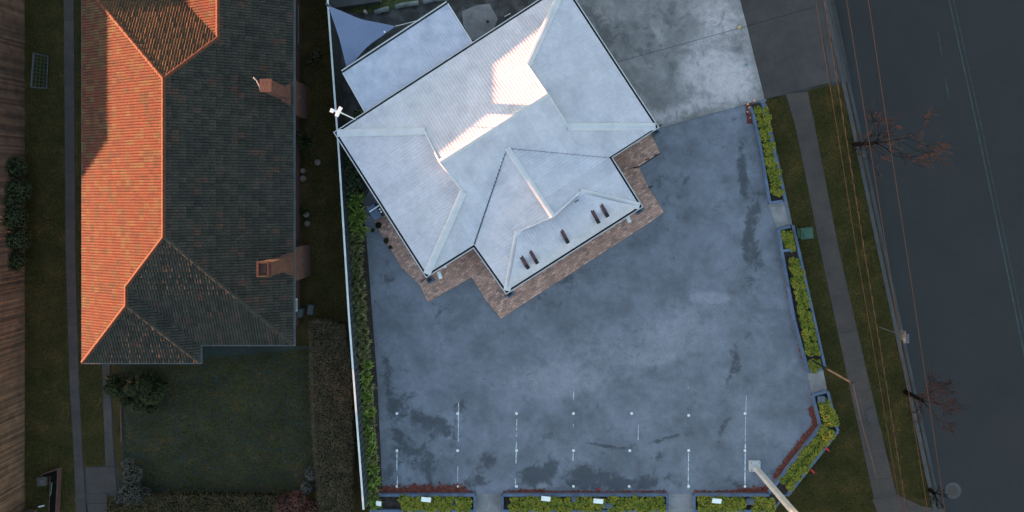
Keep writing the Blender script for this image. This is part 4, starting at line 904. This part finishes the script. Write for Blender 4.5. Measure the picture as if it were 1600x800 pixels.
# letterbox corner
lw = thing('low_brick_wall', 'low dark brick wall with an angled top at the bottom left', 'garden wall', P(88, 765))
mb = MB(); mb.prism(gp([(70, 738), (97, 729), (97, 744), (94, 800), (82, 800), (84, 742)]), 0, .3); place(mb, lw, 'brickwork', M['brick'])
mb = MB(); mb.prism(gp([(72, 739), (95, 731), (95, 742), (92, 798), (84, 798), (86, 741)]), .3, .33); place(mb, lw, 'coping', M['bark2'])
s = thing('stone_block', 'pale square stone block left of the low brick wall', 'stone', P(73, 748)); mb = MB(); mb.box((0, 0, .2), (.46, .44, .4), R(5)); mb.build('body', M['path'], s); mb = MB(); mb.box((.05, 0, .41), (.2, .2, .03)); mb.build('cap', M['kerb'], s)
mb = MB(); mb.tube([P(81, 754, .4), P(79, 775, .3), P(77, 797, .1)], .035); tag(mb.build('green_pipe', M['bin'], None, True), 'thin green pipe between the stone block and the bottom edge', 'pipe')
mb = MB(); mb.box((*P(20, 797)[:2], .9), (2.6, .12, 1.8)); tag(mb.build('fence_return', M['paling']), 'brown timber fence return at the bottom left corner', 'fence')
s = thing('grey_dome', 'small pale grey domed object in the bottom left corner', 'ornament', P(9, 797)); mb = MB(); mb.tube([(0, 0, 1.8), (0, 0, 1.95), (0, 0, 2.02)], [.14, .12, .04], 10); mb.build('dome', M['metal'], s)
mb = MB(); mb.box((*P(25, 790)[:2], .06), (.3, .07, .08), R(12)); 
mb.v = [(v[0] + P(66, 791)[0] - P(25, 790)[0], v[1], v[2]) for v in mb.v]; tag(mb.build('tan_offcut', M['rim']), 'small tan timber offcut beside the low brick wall', 'offcut')

def at(x, y, z, r): q = P(x, y, z); return (q[0], q[1], z, r)
rnd = random.Random(40)
bush('fence_shrub', 'large dark rounded shrub leaning over the paling fence at left', 'shrub', [at(24, 262, .8, .6), at(28, 300, .8, .7), at(22, 340, .9, .7), at(28, 375, .8, .65), at(22, 408, .7, .6), at(18, 318, .9, .6)], 5200, .085, 'dark', 41)
lobes = []
for _ in range(26):
    a = rnd.uniform(0, 6.28); r_ = rnd.uniform(0, 1) ** .6; lobes.append(at(216 + 44 * r_ * math.cos(a), 606 + 32 * r_ * math.sin(a) * (1 if math.cos(a) > -.3 else .8), rnd.uniform(.35, .95), rnd.uniform(.22, .38)))
bush('conifer_shrub', 'dark lumpy conifer with moss-green tips below the tiled roof', 'tree', lobes + [at(175, 592, .5, .35), at(168, 606, .4, .25), at(236, 640, .5, .3)], 9000, .055, 'dark', 42, shell=.7)
bush('dark_shrub', 'small dark shrub at the end of the front path', 'shrub', [at(172, 612, .3, .25)], 450, .05, 'dark', 43)
bush('grey_shrub', 'pale grey twiggy shrub beside the front path pad', 'shrub', [at(208, 742, .6, .5), at(205, 770, .5, .6), at(222, 775, .45, .5), at(200, 724, .5, .3), at(190, 778, .4, .35)], 3600, .05, 'greyleaf', 44, shell=.3, sharp=3)
bush('grey_shrub', 'small pale grey shrub left of the tall clipped hedge', 'shrub', [at(487, 740, .5, .35), at(480, 762, .4, .35)], 1400, .05, 'greyleaf', 45, shell=.3, sharp=3)
bush('red_shrub', 'dark red leafy shrub at the bottom edge beside the clipped hedge', 'shrub', [at(445, 788, .6, .5), at(465, 783, .7, .55), at(485, 795, .6, .45), at(435, 800, .5, .4), at(460, 806, .6, .5)], 3800, .06, 'redleaf', 46)
bush('moss_shrub', 'low brown-green shrub where the bottom hedge meets the path', 'shrub', [at(182, 790, .4, .4), at(176, 800, .4, .35)], 1200, .05, 'hedgebrown', 47)

def box_hedge(name, label, poly_px, h, n, size, mkey, seed):
    rnd = random.Random(seed); pts = gp(poly_px); t_ = thing(name, label, 'hedge', (pts[0][0], pts[0][1], 0))
    mb = MB(); mb.prism([tuple(p) for p in offset_poly(pts, -.12)], 0, h - .22); place(mb, t_, 'branches', M['core'])
    xs = [p[0] for p in pts]; ys_ = [p[1] for p in pts]
    T = [[pts[k] for k in tr] for tr in tessellate_polygon([[Vector((p[0], p[1], 0)) for p in pts]])]
    def inside(x, y):
        c = False; j = len(pts) - 1
        for i in range(len(pts)):
            if (pts[i][1] > y) != (pts[j][1] > y) and x < (pts[j][0] - pts[i][0]) * (y - pts[i][1]) / (pts[j][1] - pts[i][1]) + pts[i][0]: c = not c
            j = i
        return c
    lf = MB(); k = 0
    while k < n:
        x, y = rnd.uniform(min(xs), max(xs)), rnd.uniform(min(ys_), max(ys_))
        if not inside(x, y): continue
        k += 1; bump_ = .04 * math.sin(x * 4.1 + y * 2.3) + .03 * math.sin(y * 5.2 - x * 1.7)
        c = Vector((x + rnd.gauss(0, .03), y + rnd.gauss(0, .03), h + bump_ - abs(rnd.gauss(0, .09))))
        if rnd.random() < .18:                  # sides
            i = rnd.randrange(len(pts)); p, q = pts[i], pts[(i + 1) % len(pts)]; tt = rnd.random(); c = Vector((lerp(p[0], q[0], tt) + rnd.gauss(0, .05), lerp(p[1], q[1], tt) + rnd.gauss(0, .05), rnd.uniform(.05, h)))
        nn = Vector((rnd.gauss(0, .6), rnd.gauss(0, .6), 1)).normalized(); t1_ = nn.cross(Vector((rnd.gauss(0, 1), rnd.gauss(0, 1), .1))).normalized(); t2_ = nn.cross(t1_); s_ = size * rnd.uniform(.6, 1.3)
        lf.poly([c - t1_ * s_ * .8, c + t2_ * s_ * .35, c + t1_ * s_ * .8, c - t2_ * s_ * .35])
    place(lf, t_, 'foliage', M[mkey]); return t_
box_hedge('clipped_hedge', 'tall wide clipped grey-green hedge between the lawn and the car park fence', [(490, 500), (512, 498), (545, 508), (552, 560), (555, 640), (556, 720), (552, 850), (510, 850), (500, 740), (492, 620)], .8, 30000, .05, 'hedge', 51)
box_hedge('bottom_hedge', 'dark brown-green clipped hedge along the bottom of the lawn', [(182, 790), (240, 768), (300, 764), (440, 766), (436, 850), (180, 850)], .9, 24000, .05, 'hedgebrown', 52)

# grass blades in tufts
def grass(name, label, regions, n, seed, hh=.05):
    rnd = random.Random(seed); mb = MB(); areas = []
    for q in regions:
        pts = gp(q)
        for tr in tessellate_polygon([[Vector((p[0], p[1], 0)) for p in pts]]):
            T = [pts[k] for k in tr]; A = abs((T[1][0] - T[0][0]) * (T[2][1] - T[0][1]) - (T[1][1] - T[0][1]) * (T[2][0] - T[0][0])) / 2; areas.append((A, T))
    tot = sum(a for a, _ in areas)
    for A, T in areas:
        for _ in range(int(n * A / tot)):
            a, b = rnd.random(), rnd.random()
            if a + b > 1: a, b = 1 - a, 1 - b
            x = T[0][0] + (T[1][0] - T[0][0]) * a + (T[2][0] - T[0][0]) * b; y = T[0][1] + (T[1][1] - T[0][1]) * a + (T[2][1] - T[0][1]) * b
            th = rnd.uniform(0, 6.28); l_ = rnd.uniform(.05, .13); w_ = rnd.uniform(.012, .03); dx, dy = math.cos(th), math.sin(th)
            mb.v += [(x - dy * w_, y + dx * w_, .01), (x + dy * w_, y - dx * w_, .01), (x + dx * l_, y + dy * l_, rnd.uniform(.4, 1) * hh)]; k = len(mb.v); mb.f.append((k - 3, k - 2, k - 1)); mb.m.append(0)
    o = mb.build(name, M['blade']); tag(o, label, 'grass', kind='stuff')
grass('grass', 'short dark green grass of the left side yard between fence and brick house', [[(42, -20), (99, -20), (103, 400), (109, 600), (118, 800), (42, 800)], [(118, -20), (134, -20), (134, 560), (160, 565), (163, 725), (133, 727), (124, 600)]], 34000, 1)
grass('grass', 'short grass of the lawn and the passage between brick house and navy fence', [[(192, 570), (489, 545), (497, 765), (192, 765)], [(486, -20), (520, -20), (535, 245), (548, 500), (486, 540)], [(525, -20), (640, -20), (600, 14), (560, 24), (527, 12)]], 40000, 2)
grass('grass', 'rough verge grass between the roadside beds, footpath and kerb', [[(1196, 158), (1224, 152), (1242, 200), (1282, 400), (1325, 600), (1363, 775), (1372, 800), (1215, 800), (1312, 673), (1290, 560), (1240, 350)],
                                                [(1262, 136), (1298, 128), (1330, 200), (1372, 400), (1414, 600), (1452, 780), (1405, 772), (1358, 600), (1313, 400), (1275, 200)]], 60000, 3)

# ------------------------------------------------------------------ street things on the right
bn = thing('wheelie_bin', 'dark green plastic wheelie bin standing on the verge outside the fence line', 'bin', P(1250, 363), R(96))
mb = MB(); mb.raw([(-.2, -.22, .04), (.2, -.22, .04), (.2, .22, .04), (-.2, .22, .04), (-.27, -.29, .9), (.27, -.29, .9), (.27, .29, .9), (-.27, .29, .9)], [(3, 2, 1, 0), (4, 5, 6, 7), (0, 1, 5, 4), (1, 2, 6, 5), (2, 3, 7, 6), (3, 0, 4, 7)]); mb.build('body', M['bin'], bn)
mb = MB(); mb.box((0, 0, .93), (.58, .60, .05)); mb.box((0, -.02, .97), (.46, .44, .04)); mb.build('lid', M['bin'], bn)
mb = MB(); mb.tube([(-.22, .34, .9), (.22, .34, .9)], .02); mb.build('handle', M['black'], bn)
for sx in (-.24, .24): mb = MB(); mb.tube([(sx - .03, .24, .1), (sx + .03, .24, .1)], .1, 12); mb.build('wheel', M['black'], bn)
ps = thing('tall_post', 'tall square white post on a white base block inside the corner garden bed', 'post', P(1178, 727))
mb = MB(); mb.box((0, 0, .09), (.56, .54, .18)); mb.build('base_block', M['post'], ps)
mb = MB(); mb.box((.03, -.06, .12 + 3.5), (.225, .225, 7.0), R(4)); mb.build('shaft', M['post'], ps)
mb = MB()
for k in range(4): mb.tube([(.2 * (-1) ** k, .2 * (-1) ** (k // 2), .18), (.2 * (-1) ** k, .2 * (-1) ** (k // 2), .22)], .025, 6)
mb.build('anchor_bolts', M['metal'], ps)
gpz = 4.4
pg = thing('slim_pole', 'thin grey metal pole leaning out over the verge from the roadside bed', 'pole', P(1267, 562))
mb = MB(); mb.tube([(0, 0, 0), (0, 0, gpz)], [.055, .045], 8); mb.build('shaft', M['pole'], pg)
mb = MB(); mb.box((.05, 0, gpz + .03), (.22, .12, .1), R(30)); mb.build('fitting', M['black'], pg)
sg = thing('roadside_sign', 'pale rectangular sign plate on a thin pole at the kerb', 'sign', P(1374, 511))
mb = MB(); mb.tube([(0, 0, 0), (0, 0, 2.4)], .03, 6); mb.build('pole', M['metal'], sg)
mb = MB(); mb.box((.05, 0, 2.15), (.03, .5, .5)); mb.box((.12, -.12, 2.35), (.24, .45, .03)); mb.build('plate', M['dim'], sg)
for (x, y, lbl) in ((1155, 43, 'small yellow leaf litter spot on the driveway joint'), (1166, 102, 'small teal cap on the driveway near the boundary')):
    mb = MB(); mb.box((*P(x, y)[:2], .05), (.16 if x < 1160 else .1, .12 if x < 1160 else .1, .03), R(30)); tag(mb.build('driveway_litter', mat('litter_' + ('yellow' if x < 1160 else 'teal'), [(0.3, (0.5, 0.3, 0.08) if x < 1160 else (0.05, 0.2, 0.26)), (0.7, (0.55, 0.36, 0.12) if x < 1160 else (0.07, 0.24, 0.3))], 3)), lbl, 'litter')
mb = MB(); rnd = random.Random(15)
for _ in range(900):
    u = rnd.random()
    if u < .45: x, y = rnd.uniform(600, 1250), rnd.uniform(470, 768)
    elif u < .7: x, y = along([(1180, 170), (1200, 320), (1262, 580)], y0q := rnd.uniform(170, 600)) - abs(rnd.gauss(0, 9)), y0q
    else: x, y = along(PLX, y0q := rnd.uniform(380, 765)) + 16 + abs(rnd.gauss(0, 7)), y0q
    c = Vector(P(x, y, .018)); a = rnd.uniform(0, 6.28); l_ = rnd.uniform(.012, .04); dx, dy = math.cos(a) * l_, math.sin(a) * l_
    mb.poly([c + Vector((-dx, -dy, 0)), c + Vector((dy * .5, -dx * .5, .006)), c + Vector((dx, dy, .004)), c + Vector((-dy * .5, dx * .5, .008))])
o = mb.build('leaf_litter', M['stone']); tag(o, 'scattered dry leaf litter on the asphalt car park', 'leaf litter', kind='stuff')
# rock and brick rubble at the driveway end of the bed
for i, (x, y, r) in enumerate(((1168, 163, .08), (1171, 169, .10), (1168, 175, .07), (1178, 158, .09), (1172, 184, .06), (1178, 178, .07), (1176, 164, .06))):
    mb = MB(); mb.tube([(0, 0, 0), (0, 0, r * .8), (0, 0, r * 1.2)], [r, r * .9, r * .4], 6); o = mb.build('rubble_stone', M['paver']); o.location = tuple(P(x, y)); tag(o, f'pinkish rubble stone, {ORD[i]} counted from the driveway end of the upper roadside bed', 'stone', 'rubble stones at the driveway end of the bed')

# overhead cables
def cable(name, label, line, z, r, m, twist=False):
    pts = [P(x, y, z) for x, y in line]; dense = []
    for a, b in zip(pts[:-1], pts[1:]):
        for k in range(30): dense.append(a + (b - a) * k / 30)
    dense.append(pts[-1]); mb = MB()
    if twist:
        for ph in (0, math.pi):
            mb.tube([p + np.array([math.cos(i * .95 + ph) * .018, 0, math.sin(i * .95 + ph) * .018]) for i, p in enumerate(dense)], r, 5)
    else: mb.tube(dense[::10], r, 6)
    tag(mb.build(name, m), label, 'cable', 'overhead cables along the street')
W1 = [(1225, -300), (1275, 0), (1308, 200), (1340, 400), (1375, 600), (1408, 800), (1460, 1100)]
cable('overhead_cable', 'leftmost straight overhead cable running above the verge', W1, 7.4, .013, M['wire'])
cable('overhead_cable', 'twisted overhead cable beside the leftmost straight one', [(1238, -300), (1288, 0), (1320, 200), (1352, 400), (1385, 600), (1417, 800), (1468, 1100)], 6.2, .011, M['wire'], True)
cable('overhead_cable', 'overhead cable running above the gutter, third from the left', [(1275, -300), (1323, 0), (1355, 200), (1387, 400), (1418, 600), (1450, 800), (1500, 1100)], 8.0, .013, M['wire'])
cable('overhead_cable', 'rightmost overhead cable running above the road', [(1312, -300), (1357, 0), (1387, 200), (1418, 400), (1448, 600), (1477, 800), (1522, 1100)], 8.0, .013, M['wire'])
cable('overhead_cable', 'thin black cable crossing above the footpath at the lower right', [(1333, 600), (1345, 655), (1366, 730), (1386, 800), (1430, 950)], 4.5, .013, M['black'])

# bare street trees
def bare_tree(name, label, base, height, spread, seed, m, lean=(0, 0), depth=5, up0=.9):
    rnd = random.Random(seed); t_ = thing(name, label, 'tree', base)
    trunk = MB(); limbs = []
    def branch(p, d, L, r, lev):
        pts = [p]; q = p; dd = d.copy(); n = 4
        for i in range(n):
            dd = (dd + Vector((rnd.gauss(0, .13), rnd.gauss(0, .13), rnd.gauss(.03, .08)))).normalized(); q = q + dd * L / n; pts.append(q)
        rads = [r * (1 - .45 * i / n) for i in range(n + 1)]
        limbs.append((lev, pts, rads))
        if lev < depth:
            for _ in range(rnd.choice((2, 3, 3, 4))):
                k = rnd.choice((2, 3, 4)); a = rnd.uniform(0, 6.28); s_ = rnd.uniform(.45, .85)
                nd = (dd + Vector((math.cos(a) * s_, math.sin(a) * s_, rnd.uniform(-.1, .25)))).normalized()
                branch(pts[k], nd, L * rnd.uniform(.6, .82), rads[k] * .62, lev + 1)
    trunk.tube([(0, 0, 0), (lean[0] * .2, lean[1] * .2, height * .2), (lean[0] * .4, lean[1] * .4, height * .34)], [.13, .1, .085], 8)
    top = Vector((lean[0] * .4, lean[1] * .4, height * .34))
    for k in range(5):
        a = k * 1.257 + rnd.uniform(-.3, .3); d = Vector((math.cos(a) * spread + lean[0] * .25, math.sin(a) * spread + lean[1] * .25, up0)).normalized(); branch(top, d, height * .27, .032, 1)
    trunk.build('trunk', m, t_, True)
    big = MB(); tw = MB()
    for lev, pts, rads in limbs: (big if lev <= 2 else tw).tube(pts, [max(q, .006) for q in rads], 5 if lev <= 2 else 3, cap=False)
    big.build('limbs', m, t_); tw.build('twigs', m, t_)['kind'] = 'stuff'
    return t_
bare_tree('bare_tree', 'leafless street tree with sunlit orange twig tips over the kerb', P(1335, 226), 5.0, .62, 91, M['bark'], (.55, -.1))
bare_tree('bare_tree', 'darker leafless street tree with dull reddish twigs at the lower right', P(1414, 612), 3.3, .95, 92, M['bark2'], (.6, -.3), up0=.62)
bare_tree('kerb_shrub', 'small bare reddish shrub by the kerb left of the manhole', P(1452, 765), 1.3, .6, 93, M['bark2'], depth=4)
# small things on the kerb side
mb = MB(); mb.box((*P(1424, 211)[:2], -.09), (.16, .14, .03)); tag(mb.build('road_patch', M['black']), 'small black square valve cover in the road beside the bare tree', 'valve cover')

# ------------------------------------------------------------------ beyond the frame to the west: unseen house and trees, added and shaped to shade the place
wh = thing('western_shade_house', 'unseen low hipped house added beyond the paling fence for its shade', 'house')
RX, RZ, EZ, HW = -37.5, 4.2, 2.3, 4.2  # ridge and hip set for the shadow edge on the tiled roof
rs = (RX, 4.3); y0_, y1_ = rs[1] - 4.3, 40.0
mb = MB(); zf = lambda x, y, z: (x, y, z)
a, b, c, d = (RX - HW, y0_, EZ), (RX + HW, y0_, EZ), (RX + HW, y1_, EZ), (RX - HW, y1_, EZ)
e, f = (RX, rs[1], RZ), (RX, y1_ - 4, RZ)
for q in ((a, b, e), (b, c, f, e), (c, d, f), (d, a, e, f)): mb.poly(q)
mb.build('roof', M['tile_old_dim'], wh)
mb = MB(); mb.box((RX, (y0_ + y1_) / 2, EZ / 2), (HW * 2 - .8, y1_ - y0_ - .8, EZ)); mb.build('wall', M['brick'], wh)
for i in range(6):  # row added out of view to keep low sun off post and beds
    Y = -9.3 - i * 3.9; rnd = random.Random(600 + i)
    lob = [(-46 + rnd.uniform(-1.5, 1.5), Y + rnd.uniform(-1.1, 1.1), rnd.uniform(.8, 8.2), rnd.uniform(1.4, 2.0)) for _ in range(24)]
    tr = bush('western_shade_tree', f'unseen dense evergreen added beyond the fence for its shade, {ORD[i]} of the row', 'tree', lob, 2500, .25, 'dark', 610 + i, 'unseen evergreens added to shade the place')
    mb = MB(); mb.tube([(0, 0, 0), (0, 0, 3)], [.25, .15], 8); mb.build('trunk', M['bark2'], tr)
